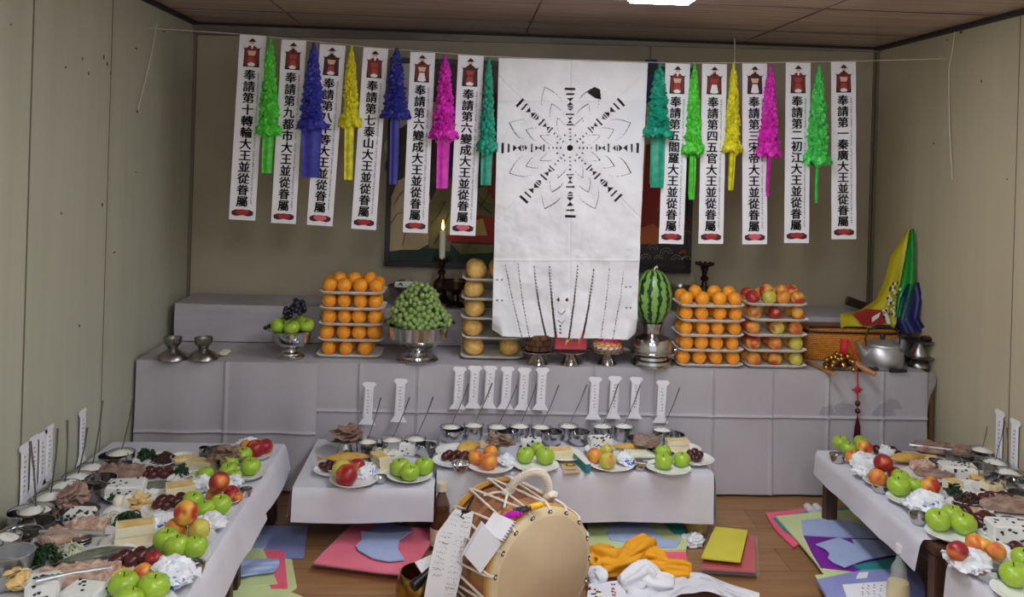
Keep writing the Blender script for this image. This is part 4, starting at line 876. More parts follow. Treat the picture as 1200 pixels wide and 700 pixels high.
# candlesticks and dark cups on the shelf
def candlestick(px, ytop, Y, label, R=.05):
    p = gy(px, ytop, Y); h = p.z - ZS - .008; b = MB()
    b.lathe([(0, 0), (.062, 0), (.064, .01), (.05, .02), (.03, .035), (.026, .05), (.04, .07), (.044, .09), (.036, .11), (.016, .13), (.013, h * .62), (.022, h * .66), (.022, h * .7), (.012, h * .74), (.016, h * .84), (.02, h * .88), (R * .5, h * .93), (R, h * .97), (R * 1.04, h), (R * .96, h), (R * .4, h * .965), (0, h * .965)], 32)
    for k in range(10): a = .628 * k; b.ball((R * 1.02 * math.cos(a), R * 1.02 * math.sin(a), h), .008, 8, 6)
    return thing('candlestick', label, 'candlestick', (p.x, Y, ZS + .008), 'candlesticks', data=b.mesh('candlestick', 'bronze', angle=40)), h
t, h = candlestick(518, 303, 4.56, 'dark bronze candlestick holding the burning white candle', .042)
p = Vector((t.location.x, 4.56, ZS + .008 + h * .965)); hc = gy(518, 271, 4.56).z - p.z
b = MB(); b.lathe([(0, 0), (.0165, 0), (.0165, hc * .97), (.013, hc), (.006, hc - .004), (0, hc - .004)], 20)
c = thing('candle', 'burning white candle in the dark candlestick', 'candle', p, data=b.mesh('candle', 'candle wax'))
b = MB(); b.tube([(0, 0, hc - .005), (.001, 0, hc + .018)], .0016, 6); link('wick', b.mesh('wick', 'wick'), c)
b = MB(); b.lathe([(0, hc + .004), (.006, hc + .012), (.0085, hc + .022), (.006, hc + .04), (.002, hc + .056), (0, hc + .062)], 14); link('flame', b.mesh('flame', 'flame'), c)
t, h = candlestick(826, 309, 4.47, 'dark bronze candlestick without a candle, behind the right orange stack', .044)
b = MB(); b.lathe([(0, 0), (.05, 0), (.05, .012), (.02, .03), (.017, .06), (.03, .075), (.068, .09), (.078, .1), (.08, .132), (.073, .134), (.068, .104), (0, .09)], 36)
thing('offering_cup', 'dark bronze offering cup beside the burning candlestick', 'cup', Vector((gy(534, 340, 4.43).x, 4.43, ZS + .008)), data=b.mesh('offering_cup', 'bronze', angle=40))
b = MB(); b.lathe([(0, 0), (.05, 0), (.054, .01), (.05, .1), (.058, .118), (.062, .128), (.056, .128), (.05, .1), (0, .02)], 32)
thing('steel_cup', 'tall steel cup on the shelf right behind the watermelon', 'cup', Vector((gy(797, 350, 4.46).x, 4.46, ZS + .008)), data=b.mesh('steel_cup', 'dark steel', angle=40))
b = MB(); b.lathe([(0, 0), (.06, 0), (.06, .01), (.05, .02), (.07, .05), (.085, .085), (.088, .1), (.082, .1), (.07, .06), (0, .04)], 32); x = gy(474, 340, 4.46).x
thing('steel_bowl', 'steel bowl on the shelf half hidden behind the green grapes', 'bowl', Vector((x, 4.46, ZS + .008)), data=b.mesh('steel_bowl', 'dark steel', angle=40))
bean_cake(Vector((x, 4.46, ZS + .075)), .1, .08, .055, 'white bean rice cake in the bowl behind the green grapes', seed=4)
# three footed dishes under the cut-out paper
def footed_dish(px, label):
    p = gz(px, 427, ZP); b = MB(); b.lathe([(0, 0), (.046, 0), (.047, .004), (.042, .014), (.040, .016), (.034, .028), (.033, .03), (.024, .046), (.02, .053), (.03, .057), (.078, .063), (.08, .067), (.03, .063), (0, .062)], 36)
    thing('footed_dish', label, 'dish', p, 'footed dishes', data=b.mesh('footed_dish', 'steel', angle=35)); return p + Vector((0, 0, .068))
p = footed_dish(630, 'steel footed dish under the brown basket-weave snack block'); b = MB()
for r_ in range(3):
    for k in range(10):
        a = 6.2832 * (k + .5 * (r_ % 2)) / 10; T = Matrix.Translation((.052 * math.cos(a), .052 * math.sin(a), .012 + .026 * r_)) @ Matrix.Rotation(a, 4, 'Z'); b.box((0, 0, 0), (.016, .03, .022), 0, T)
b.lathe([(0, 0), (.052, 0), (.052, .076), (0, .076)], 24)
thing('snack_block', 'round block of dark brown snack bars laid in a basket pattern', 'snack', p, data=b.mesh('snack_block', 'snack brown', bevel=.003))
p = footed_dish(668, 'steel footed dish under the pink and yellow packet'); b = MB(); b.box((0, 0, .045), (.15, .03, .085), 0, Matrix.Rotation(-.12, 4, 'X'))
t = thing('gift_packet', 'pink square packet with yellow star rays and a green leaf', 'packet', p, data=b.mesh('gift_packet', 'block red', bevel=.004)); b = MB(); S = lambda x, z: (x, -.0172 + .12 * (z - .04) - .0014, z)
for pts, mi in (([(-.05, .086), (.045, .086), (.0, .05)], 0), ([(-.028, .086), (-.005, .086), (-.008, .055), (-.024, .05)], 1), ([(.03, .086), (.05, .086), (.035, .03)], 0), ([(-.02, .055), (0, .06), (-.03, .025)], 0)): b.prism([S(*q) for q in pts], (0, .001, 0), mi)
link('rays', b.mesh('rays', ['candy yellow', 'candy green'], smooth=False), t)
p = footed_dish(711, 'steel footed dish under the striped sweets'); b = MB()
for r_ in range(5):
    for k in range(15):
        a = 6.2832 * (k + .5 * (r_ % 2)) / 15; R_ = .062 - .002 * r_; T = Matrix.Translation((R_ * math.cos(a), R_ * math.sin(a), .01 + .016 * r_ + .006 * math.sin(a))) @ Matrix.Rotation(a, 4, 'Z') @ Matrix.Rotation(.3, 4, 'X'); b.box((0, 0, 0), (.018, .024, .013), (2, 3, 1, 0, 0)[r_], T)
b.lathe([(0, 0), (.055, 0), (.055, .078), (0, .078)], 24, 3)
thing('sweets_tower', 'round tower of pink, yellow, green and white striped sweets', 'sweets', p, data=b.mesh('sweets_tower', ['candy pink', 'candy yellow', 'candy green', 'candy white'], bevel=.002))
# watermelon on its steel stand
p = gz(763, 427, ZP); b = MB()
b.lathe([(0, 0), (.1, 0), (.102, .006), (.096, .012), (.094, .026), (.08, .032), (.078, .044), (.062, .05), (.06, .058), (.118, .062), (.12, .067), (.098, .07), (.1, .1), (.086, .128), (.05, .142), (.04, .15), (.042, .175), (.054, .2), (.05, .2), (.03, .17), (0, .165)], 44)
t = thing('fruit_stand', 'shiny bell-shaped steel stand carrying the watermelon', 'stand', p, data=b.mesh('fruit_stand', 'steel', angle=35))
for sx in (-1, 1):
    b = MB(); b.tube([(sx * .115, 0, .065), (sx * .15, 0, .072), (sx * .165, 0, .08), (sx * .15, 0, .086), (sx * .112, 0, .07)], .006, 8); link('handle', b.mesh('handle', 'steel'), t)
b = MB(); b.ball((0, 0, 0), 1, 40, 28, fn=lambda q: Vector((q.x, q.y, q.z - .05 * math.exp(-((1 - q.z) / .04))))); zc = p.z + .188 + .135
t = thing('watermelon', 'striped green watermelon balanced on the steel stand', 'watermelon', (p.x, p.y, zc), data=b.mesh('watermelon', 'melon rind', angle=180), scale=(.092, .092, .136))
b = MB(); b.tube([(0, 0, .9), (.05, 0, 1.02), (.16, .02, 1.06), (.2, .02, 1.0)], [.05, .04, .04, .03], 8); link('stem', b.mesh('stem', 'tofu'), t)
# right end of the altar: silk, basket, bells, kettle, cups, beads
def silk():
    Y = 4.23; t = thing('silk_banner', 'yellow, green and navy silk flags rising to a point behind the basket', 'flag', gy(1070, 380, Y))
    o = Vector(t.location); P = lambda x, y, d=0.: gy(x, y, Y + d) - o
    def panel(name, rowsL, rowsR, m, amp, ph, dep):
        b = MB(); n = len(rowsL) - 1
        def at(rows, v):
            f = v * n; i = min(n - 1, int(f)); q = f - i; return (rows[i][0] + (rows[i + 1][0] - rows[i][0]) * q, rows[i][1] + (rows[i + 1][1] - rows[i][1]) * q)
        def fn(u, v):
            a, c = at(rowsL, v), at(rowsR, v); d = dep - .06 * v + amp * v * math.sin(u * 9 + ph) + .02 * math.sin(u * 3.14); return tuple(P(a[0] + (c[0] - a[0]) * u, a[1] + (c[1] - a[1]) * u, d))
        b.grid(24, 30, fn); link(name, b.mesh(name, m, angle=70), t)
    panel('yellow_silk', [(1062, 270), (1043, 302), (1036, 330), (1026, 352), (1003, 366), (985, 368), (985, 384)], [(1067, 268), (1063, 300), (1059, 330), (1053, 360), (1050, 380), (1048, 383), (1048, 385)], 'silk yellow', .012, 0, 0)
    panel('green_silk', [(1066, 269), (1061, 300), (1055, 330), (1050, 352), (1049, 372)], [(1071, 268), (1073, 290), (1072, 330), (1067, 345), (1060, 372)], 'silk green', .012, 1, -.03)
    panel('navy_silk', [(1070, 269), (1073, 290), (1060, 330), (1053, 352), (1050, 384)], [(1073, 272), (1079, 300), (1081, 330), (1080, 348), (1072, 386)], 'silk navy', .02, 2, .045)
    panel('navy_fold', [(1064, 333), (1055, 350), (1051, 376), (1058, 391)], [(1077, 331), (1081, 350), (1077, 372), (1087, 390)], 'silk navy', .018, .5, -.055)
    b = MB()
    for pts in ([(999, 369), (1016, 362), (1036, 364), (1042, 372), (1034, 381), (1012, 382)],): b.prism([tuple(P(x, y, -.075)) for x, y in pts], (0, .002, 0), 0)
    for pts in ([(1033, 362), (1040, 368), (1044, 380), (1040, 380), (1036, 370)], [(1022, 372), (1032, 366), (1030, 372), (1022, 378)]): b.prism([tuple(P(x, y, -.078)) for x, y in pts], (0, .002, 0), 1)
    r = random.Random(4)
    for k in range(40):
        y = r.uniform(330, 372); x = 1046 + (350 - y) * .25 + r.uniform(-7, 7); b.prism([tuple(P(x + dx, y + dy, -.082)) for dx, dy in ((0, -2), (1.6, 0), (.4, 2), (-1.4, .6))], (0, .002, 0), 1 if k % 3 else 2)
    link('embroidery', b.mesh('embroidery', ['silk red', 'silk white', 'dark lacquer'], smooth=False), t)
silk()
b = MB(); a, c = gy(992, 352, 4.5), gy(1020, 362, 4.48); a.z = max(a.z, ZS + .035); c.z = max(c.z, ZS + .032); b.tube([a, c], .024, 14); thing('wooden_roll', 'dark wooden roll lying behind the yellow silk on the shelf', 'roll', (0, 0, 0), data=b.mesh('wooden_roll', 'dark lacquer'))
# gold woven basket bag
p0, p1 = gz(946, 430, ZP), gz(1073, 432, ZP); Yb_ = 4.25
x0, x1 = gy(946, 410, Yb_ - .08).x, gy(1060, 410, Yb_ - .08).x; cx_ = (x0 + x1) / 2; wB = x1 - x0
def sbox(b, w, d, z0, z1, e, mi, bul=0.):
    n = 48; rows = []
    for z, s in ((z0, .97), (z0 + .01, 1), ((z0 + z1) / 2, 1 + bul), (z1 - .01, 1), (z1, .97)): rows.append([(s * w / 2 * math.copysign(abs(math.cos(6.2832 * k / n)) ** e, math.cos(6.2832 * k / n)), s * d / 2 * math.copysign(abs(math.sin(6.2832 * k / n)) ** e, math.sin(6.2832 * k / n)), z) for k in range(n)])
    vs = [q for r in rows for q in r]; fs = [(i * n + k, i * n + (k + 1) % n, (i + 1) * n + (k + 1) % n, (i + 1) * n + k) for i in range(4) for k in range(n)] + [tuple(range(n - 1, -1, -1)), tuple(4 * n + k for k in range(n))]
    b.add(vs, fs, mi)
t = thing('woven_basket', 'golden woven lidded basket behind the kettle', 'basket', (cx_, Yb_ + .01, ZP + .002)); hB = gy(1000, 386, Yb_ - .08).z - ZP
b = MB(); sbox(b, wB, .16, 0, hB * .84, .3, 0, .01); link('body', b.mesh('body', 'gold weave', angle=40), t)
b = MB(); sbox(b, wB * .99, .155, hB * .87, hB, .3, 0); link('lid', b.mesh('lid', 'gold weave', angle=40), t)
b = MB(); sbox(b, wB * 1.005, .165, hB * .83, hB * .88, .3, 0); link('zip_band', b.mesh('zip_band', 'dark lacquer', angle=40), t)
b = MB(); b.tube([(-wB * .47, -.07, hB), (0, -.078, hB + .004), (wB * .47, -.07, hB), (wB * .48, .07, hB)], .006, 8); link('piping', b.mesh('piping', 'dark lacquer'), t)
# bells
p = gz(985, 428, ZP + .03); t = thing('bell_cluster', 'cluster of small brass bells with a wooden handle and red ribbon', 'bells', p); rr = random.Random(8)
me = cached('bell', lambda: MB().ball((0, 0, 0), 1, 12, 9).mesh('bell', 'brass', angle=180)); n = 0
for k in range(64):
    a = rr.uniform(0, 6.28); q = rr.random() ** .5; link('bell', me, t, (q * .085 * math.cos(a), q * .05 * math.sin(a) - .01, .05 * (1 - q * q) + rr.uniform(-.02, .012)), scale=.0125)
b = MB(); b.ball((0, 0, .008), (.06, .028, .024), 16, 8); link('core', b.mesh('core', 'dark lacquer'), t)
b = MB(); b.tube([(.05, -.03, .02), (.1, -.07, -.008), (.125, -.095, -.018)], [.012, .013, .010], 10); link('handle', b.mesh('handle', 'drum wood'), t)
b = MB(); b.grid(4, 10, lambda u, v: (-.005 + .04 * u - .01 * math.sin(v * 3), -.0 - .02 * math.sin(v * 3.1) + .004 * math.sin(u * 6), .125 - .09 * v)); b.tube([(.03, -.02, .12), (.05, -.04, .06), (.06, -.045, .03)], .005, 6); link('ribbon', b.mesh('ribbon', 'red ribbon'), t)
# bamboo stick and kettle
a, c = gz(946, 424, ZP + .008), gz(977, 438, ZP + .008); b = MB(); T = Matrix.Translation((a + c) / 2) @ Matrix.Rotation(math.atan2(c.y - a.y, c.x - a.x), 4, 'Z'); b.box((0, 0, 0), ((c - a).length + .02, .022, .012), 0, T); thing('wooden_stick', 'flat brown wooden stick lying at the altar edge, right of the peach stack', 'stick', (0, 0, 0), data=b.mesh('wooden_stick', 'drum wood', bevel=.003))
p = gz(1038, 433, ZP); p.y += .045; p = Vector((p.x + .002, p.y, ZP)); K = .1
t = thing('kettle', 'round aluminium kettle on the right end of the altar', 'kettle', p)
b = MB(); b.lathe([(0, 0), (K * .8, 0), (K * .86, .004), (K * .97, .025), (K, .05), (K * .96, .075), (K * .84, .1), (K * .78, .108), (K * .76, .108), (0, .1)], 44); link('body', b.mesh('body', 'dull steel', angle=40), t)
b = MB(); b.lathe([(0, .137), (K * .25, .135), (K * .6, .128), (K * .8, .116), (K * .82, .11), (K * .82, .106), (0, .106)], 44); l = link('lid', b.mesh('lid', 'dull steel', angle=40), t)
b = MB(); b.lathe([(0, .165), (.012, .164), (.016, .156), (.011, .143), (.012, .135), (0, .135)], 16); link('knob', b.mesh('knob', 'black plastic'), l)
b = MB(); b.tube([(-K * .9, -.01, .06), (-K * 1.08, -.012, .08), (-K * 1.32, -.02, .118), (-K * 1.4, -.022, .128)], [.02, .016, .01, .009], 12); link('spout', b.mesh('spout', 'dull steel'), t)
b = MB(); b.tube([(-K * .8, .0, .1), (-K * .85, 0, .14), (-K * .7, 0, .18), (-K * .3, 0, .198), (K * .3, 0, .198), (K * .7, 0, .18), (K * .88, 0, .14), (K * .84, 0, .1)], [.004, .004, .005, .008, .008, .005, .004, .004], 8); link('handle', b.mesh('handle', 'black plastic'), t)
# stacked stemmed cups with saucers at the right end
p = gz(1083, 433, ZP); p.y += .05; b = MB(); b.lathe([(0, 0), (.05, 0), (.05, .006), (.044, .02), (.03, .035), (.024, .045), (.075, .05), (.078, .056), (.045, .058), (.04, .075), (.026, .1), (.022, .118), (.024, .122), (.07, .126), (.074, .132), (0, .133)], 36)
t = thing('offering_cup', 'stack of two upturned steel cups with dark saucers beside the kettle', 'cup', (p.x, p.y, ZP), data=b.mesh('offering_cup', 'dark steel', angle=35))
b = MB(); b.lathe([(0, .134), (.03, .134), (.034, .14), (.026, .15), (0, .154)], 20, T=Matrix.Translation((.04, 0, 0))); link('cap', b.mesh('cap', 'dark lacquer'), t)
b = MB(); b.lathe([(0, 0), (.05, 0), (.062, .02), (.066, .09), (.07, .12), (.066, .12), (.06, .09), (.05, .01), (0, .01)], 32); thing('steel_cup', 'tall steel tumbler against the right wall behind the stacked cups', 'cup', (XR - .078, p.y + .135, ZP), data=b.mesh('steel_cup', 'dull steel', angle=35))
# beads: loop on the altar then hanging strand
t = thing('prayer_beads', 'dark prayer beads with red knot and tassel hanging over the altar front', 'beads', gy(1005, 436, YF - .035)); o_ = Vector(t.location); rr = random.Random(2)
Q = lambda x, y: gy(x, y, YF - .045) - o_
me = cached('bead', lambda: MB().ball((0, 0, 0), 1, 12, 9).mesh('bead', 'bead', angle=180))
for q, s in (((1005, 473), .013), ((1005, 482), .013)): link('bead', me, t, Q(*q), scale=s)
for k in range(9): link('bead', me, t, gz(1007 + 2.6 * k, 434 - (k % 3) * .6 - k * .12, ZP + .009) - o_, scale=.009)
b = MB(); b.tube([gz(1006, 433, ZP + .008) - o_, Q(1005, 436), Q(1005, 455), Q(1005, 470), Q(1005, 490)], .0035, 6); link('cord', b.mesh('cord', 'red ribbon'), t)
b = MB(); blob(b, Q(1005, 457), (.014, .012, .014), .3, 2, 1); b.tube([Q(999, 457), Q(1005, 458), Q(1011, 456)], .004, 6); link('knot', b.mesh('knot', 'red ribbon'), t)
b = MB()
for k in range(7): b.tube([Q(1005, 488), Q(1005 + (k - 3) * .9, 500), Q(1004 + (k - 3) * 1.1, 514)], .003, 5)
link('tassel', b.mesh('tassel', 'bead'), t)
p = gz(1050, 434.5, ZP + .01); b = MB(); b.tube([p + Vector((-.03, 0, 0)), p + Vector((.035, -.002, 0))], [.01, .009], 12); b.tube([p + Vector((.037, -.002, 0)), p + Vector((.05, -.003, 0))], .0075, 12); thing('marker_pen', 'short black marker lying in front of the kettle', 'pen', (0, 0, 0), data=b.mesh('marker_pen', 'black plastic'))

# ---------------------------------------------------------------- paper name tablets
def tablet(corner, w, h, wt, label, along='x', fac=1.0, ang=0.):
    """corner: top centre. hexagonal cap, narrow shaft, flared foot, all cut from one folded sheet"""
    o = [(-.30, 0), (.30, 0), (.42, -.055), (.27, -.12), (.27, -.86), (.5, -1), (-.5, -1), (-.27, -.86), (-.27, -.12), (-.42, -.055)]
    b = MB(); b.prism([(x * w, -.001, z * h) for x, z in o], (0, .0022, 0))
    b.prism([(-.2 * w, -.003, -.14 * h), (.2 * w, -.003, -.14 * h), (.2 * w, -.003, -.84 * h), (-.2 * w, -.003, -.84 * h)], (0, .002, 0))
    b.prism([(.2 * w, -.006, -.14 * h), (.27 * w, -.001, -.12 * h), (.27 * w, -.001, -.86 * h), (.2 * w, -.006, -.84 * h)], (0, .002, 0)); b.prism([(-.2 * w, -.006, -.14 * h), (-.27 * w, -.001, -.12 * h), (-.27 * w, -.001, -.86 * h), (-.2 * w, -.006, -.84 * h)], (0, .002, 0))
    rz = {'x': 0, 'l': math.pi / 2, 'r': -math.pi / 2}[along]
    t = thing('name_tablet', label, 'paper tablet', corner, 'paper name tablets', data=b.mesh('name_tablet', 'banner paper', smooth=False), rot=(0, ang, rz))
    b = MB(); rr = random.Random(int(abs(corner[0]) * 1000))
    for k in range(8):
        z = -(.2 + .073 * k) * h
        for s in range(4):
            x = rr.uniform(-.07, .07) * w; q = rr.uniform(-.012, .012) * h
            if s % 2: b.box((x, -.0035, z + q), (.085 * w, .0006, .007 * h))
            else: b.box((x, -.0035, z + q), (.022 * w, .0006, .022 * h))
    link('brush_marks', b.mesh('brush_marks', 'pale ink', smooth=False), t)
TB = [(433, 448, 498, 'leftmost on the altar front, above the small left table'), (470, 444, 495, 'second from the left on the altar front, above the small table'), (539, 430, 480, 'first in the row of six on the altar front'), (557, 429, 479, 'second in the row of six on the altar front'), (575, 429, 479, 'third in the row of six on the altar front'), (595, 430, 480, 'fourth in the row of six on the altar front'), (615, 431, 481, 'fifth in the row of six on the altar front'), (636, 431, 481, 'sixth in the row of six on the altar front'), (698, 442, 492, 'first in the right group of four on the altar front'), (721, 441, 491, 'second in the right group of four on the altar front'), (746, 442, 491, 'third in the right group of four on the altar front'), (777, 446, 496, 'last in the right group of four on the altar front')]
for x, y0_, y1_, lab in TB:
    a, c = gy(x, y0_, YF - .05), gy(x - 1, y1_, YF - .05); tablet(a, .078, a.z - c.z, 0, 'white cut-paper tablet, ' + lab, ang=.03)
for x, y0_, y1_, lab in [(29, 520, 596, 'nearest the viewer on the left wall'), (40, 511, 579, 'second nearest the viewer on the left wall'), (50, 506, 571, 'third nearest the viewer on the left wall'), (58, 499, 562, 'fourth nearest the viewer on the left wall'), (97, 480, 541, 'set apart nearest the altar on the left wall')]:
    a, c = gx(x, y0_, XL + .008), gx(x + 1, y1_, XL + .008); tablet(a, .085, a.z - c.z, 0, 'white cut-paper tablet, ' + lab, 'l')
for x, y0_, y1_, lab in [(1172, 481, 548, 'nearer the altar on the right wall'), (1190, 492, 556, 'nearer the viewer on the right wall')]:
    a, c = gx(x, y0_, XR - .008), gx(x, y1_, XR - .008); tablet(a, .085, a.z - c.z, 0, 'white cut-paper tablet, ' + lab, 'r')

# ---------------------------------------------------------------- food on the tables
def size_at(px, py, z, wpx): return wpx / F * ((gz(px, py, z) - EYE).dot(fw))
PT = .0085                                                        # plate floor above the cloth
def ap(px, py, z, wpx, label, lift=0., tilt=None, m='green apple', base=PT):
    r = size_at(px, py, z + .04, wpx) / 2.06; p = gz(px, py, z + base + .84 * r + lift); return apple(p, r, label, tilt=RND.uniform(-.25, .25) if tilt is None else tilt, m=m)
def pe(px, py, z, wpx, label, m='peach', lift=0., rot=None, base=PT):
    r = size_at(px, py, z + .04, wpx) / 2.04; p = gz(px, py, z + base + .95 * r + lift); return peach(p, r, label, m, rot=rot)
def on(px, py, z, dz=0.0): p = gz(px, py, z + dz); p.z = z + dz; return p
TA, TN, RA, RN, CL, CR = ZT + .0045, ZT + .0105, ZT + .0045, ZT - .0075, ZL + .0045, ZR + .0045

# ---- small table left of the drum (CL)
W = 'on the small front table'
for i, (px, py, lab) in enumerate(((430, 517, 'first'), (459, 515, 'second'), (487, 514, 'third'))):
    rice_bowl(px, py, CL, .047, .062, f'{lab} from the left {W}', (-.15, .42) if i else (-.1, .3))
bowl(436, 536, CL, .05, .045, 'steel bowl of dark broth before the first rice bowl ' + W, m='dark steel')
bowl(499, 535, CL, .045, .05, 'empty steel bowl at the right rear corner ' + W)
b = MB(); b.lathe([(0, 0), (.04, 0), (.04, .008), (.03, .03), (.026, .055), (.03, .06), (.085, .065), (.088, .07), (0, .068)], 32); p = on(405, 531, CL)
thing('footed_dish', 'steel footed dish lifting cooked meat ' + W, 'dish', p, data=b.mesh('footed_dish', 'steel', angle=35)); pork(p + Vector((0, 0, .068)), .17, .12, .045, 'mound of brown sliced meat on the raised steel dish ' + W, 'brown pork', seed=3)
plate(402, 547, CL, .085, 'white plate under the yellow dried fish ' + W); fish(on(408, 541, CL, .022), .2, .06, 'yellow dried fish on the small table left of the drum', rz=.15)
plate(388, 552, CL, .07, 'white plate holding jujubes at the left corner ' + W); jujubes([(378, 546, 0), (383, 549, 0), (386, 543, 0), (390, 547, 0)], CL + PT, .015, 'the small front table')
plate(415, 563, CL, .095, 'white plate of red peaches and a snack packet ' + W)
pe(401, 551, CL, 24, 'yellow-green peach, leftmost on the small table left of the drum', 'green peach'); pe(406, 557, CL, 26, 'large red peach at the front of the plate left of the drum', 'red peach'); pe(418, 547, CL, 20, 'red peach half hidden behind the snack packet left of the drum', 'red peach')
packet(on(429, 556, CL, .012), .05, 'white snack packet with small blue print beside the red peaches', seed=2, rot=(0, -.2, 1.2))
plate(450, 550, CL, .08, 'white plate of stacked tofu slices ' + W); tofu(on(446, 548, CL, PT), .05, .09, .055, 5, 'stack of pale tofu slices between snack packet and green apples', rz=.5)
cup(446, 562, CL, .026, .022, 'small steel cup left of the three green apples on the small table')
plate(480, 558, CL, .092, 'white plate of three green apples ' + W)
ap(469, 548, CL, 25, 'green apple at the left of the trio on the small table'); ap(497, 547, CL, 24, 'green apple at the right of the trio on the small table'); ap(480, 554, CL, 24, 'green apple at the front of the trio on the small table')
bean_cake(on(477, 532, CL), .085, .06, .055, 'white bean rice cake behind the green apples on the small table', seed=5, rz=-.1)
plate(453, 535, CL, .07, 'white plate with pale melon slices ' + W); slab(on(452, 533, CL, PT), .1, .07, .03, 'pale melon slices behind the tofu on the small table', 'melon flesh', .3, 4)
b = MB(); a, c = on(436, 545, CL, .05), on(462, 525, CL, .058); b.tube([a, (a + c) / 2 + Vector((0, 0, .004)), c], [.007, .003, .004], 8, flat=.5); thing('spoon', 'steel spoon lying across the dishes on the small table', 'spoon', (0, 0, 0), data=b.mesh('spoon', 'dull steel'))

# ---- wider table behind the drum (CR)
W = 'on the wide front table'
for i, (px, py, lab) in enumerate(((528, 500, 'first'), (555, 498, 'second'), (583, 500, 'third'), (609, 499, 'fourth'), (634, 500, 'fifth'), (666, 499, 'sixth'), (706, 499, 'seventh'), (731, 499, 'eighth'), (776, 503, 'ninth'))):
    rice_bowl(px, py, CR, .046, .064, f'{lab} from the left in the back row {W}', (-.12, .42 + .03 * (i % 3)), L=.2)
for px, py, lab in ((531, 518, 'behind the jujubes'), (594, 520, 'under the brown meat mound'), (646, 521, 'fifth bowl gap, left of centre'), (678, 521, 'in front of the sixth rice bowl')):
    bowl(px, py, CR, .05, .058, f'steel soup bowl {lab} {W}')
bowl(746, 524, CR, .048, .04, 'steel soup bowl under the boiled pork ' + W, m='dark steel'); bowl(789, 522, CR, .05, .05, 'steel soup bowl at the right rear corner ' + W)
pork(on(586, 521, CR, .056), .15, .09, .04, 'brown meat mound heaped over a steel bowl on the wide table', 'brown pork', seed=6, n=6)
slab(on(757, 520, CR, .052), .12, .1, .035, 'boiled pork slab over the dark soup bowl on the wide table', 'boiled pork', -.4, 7, (.15, 0)); 
b = MB(); a, c = on(752, 521, CR, .095), on(775, 510, CR, .09); b.tube([a, (a + c) / 2, c], [.01, .003, .004], 8, flat=.5); thing('spoon', 'steel spoon lying over the boiled pork on the wide table', 'spoon', (0, 0, 0), data=b.mesh('spoon', 'dull steel'))
plate(535, 530, CR, .09, 'white plate under the yellow fish ' + W); fish(on(548, 528, CR, .02), .16, .06, 'yellow dried fish behind the golden peaches on the wide table', rz=.9, tilt=.3)
plate(531, 541, CR, .085, 'white plate of jujubes at the left corner ' + W); jujubes([(522, 535, 0), (527, 532, .006), (531, 536, 0), (536, 532, .008), (541, 537, 0), (545, 533, 0), (548, 538, 0)], CR + PT, .017, 'the left plate of the wide table')
cup(540, 547, CR, .038, .03, 'steel cup in front of the jujubes at the left of the wide table')
plate(575, 547, CR, .094, 'white plate of three golden peaches ' + W)
pe(558, 536, CR, 19, 'golden peach at the left of the trio on the wide table', 'golden peach'); pe(575, 530, CR, 17, 'golden peach at the rear of the trio on the wide table', 'golden peach'); pe(573, 541, CR, 20, 'golden peach with a visible groove at the front of the trio on the wide table', 'golden peach', rot=(.2, .3, -1.2))
packet(on(593, 545, CR, .012), .048, 'plain white snack packet right of the golden peaches', 'wrapper', rot=(0, .25, .6), seed=5)
leafy(on(577, 524, CR, .004), .08, .07, .03, 'dark greens behind the golden peaches on the wide table', seed=2)
tofu(on(569, 524, CR, .003), .05, .04, .02, 1, 'white bean cake piece behind the golden peaches')
bean_cake(on(622, 528, CR), .09, .05, .055, 'white bean rice cake standing behind the green apples, left half of the wide table', seed=6)
plate(628, 546, CR, .094, 'white plate of three green apples, left half of the wide table')
ap(630, 526, CR, 17, 'green apple at the rear of the left trio on the wide table'); ap(616, 534, CR, 22, 'green apple at the left of the left trio on the wide table'); ap(639, 535, CR, 23, 'green apple at the right of the left trio on the wide table')
plate(661, 534, CR, .085, 'white plate of layered tofu slices beside the teal book'); tofu(on(657, 536, CR, PT), .1, .06, .036, 4, 'layered tofu slices beside the teal book', rz=.1)
# book and picture card
def flat_card(name, cat, label, px4, z, th, m): 
    P_ = [on(x, y, z) for x, y in px4]; b = MB(); b.prism(P_, (0, 0, th)); return thing(name, label, cat, (0, 0, 0), data=b.mesh(name, m, smooth=False)), P_
t, P_ = flat_card('book', 'book', 'teal paperback book standing on its long edge beside the picture card', [(671, 540), (686, 555), (692, 554), (676, 538)], CR, .035, 'teal cover')
b = MB(); b.prism([p + Vector((.003 if i in (2, 3) else .001, .001, .0352)) for i, p in enumerate(P_)], (0, 0, .001)); link('pages', b.mesh('pages', 'page edge', smooth=False), t)
t, P_ = flat_card('picture_card', 'card', 'tan picture card with a bowl printed on it, lying at the table edge', [(656, 543), (672, 541), (680, 555), (661, 556)], CR, .004, 'tan print')
c_ = sum(P_, Vector()) / 4; b = MB(); b.lathe([(0, 0), (.021, 0), (.021, .0008), (0, .0008)], 20, 0, Matrix.Translation(c_ + Vector((.006, .02, .0042))), .7); b.lathe([(0, 0), (.013, 0), (.013, .0008), (0, .0008)], 20, 1, Matrix.Translation(c_ + Vector((.006, .02, .0052))), .7)
b.box(c_ + Vector((-.002, -.03, .0044)), (.05, .004, .0008), 2); b.box(c_ + Vector((-.0, -.04, .0044)), (.04, .003, .0008), 2)
link('print', b.mesh('print', ['snack brown', 'candy yellow', 'pale ink'], smooth=False), t)
plate(705, 529, CR, .075, 'white plate under the bean rice cake right of the teal book'); bean_cake(on(703, 525, CR, PT), .1, .06, .05, 'white bean rice cake right of the teal book', seed=7, rz=.2)
fish(on(737, 528, CR, .02), .14, .05, 'yellow dried fish right of the snack packet on the wide table', rz=-.15)
plate(716, 545, CR, .096, 'white plate of yellow peaches and a printed packet, right half of the wide table')
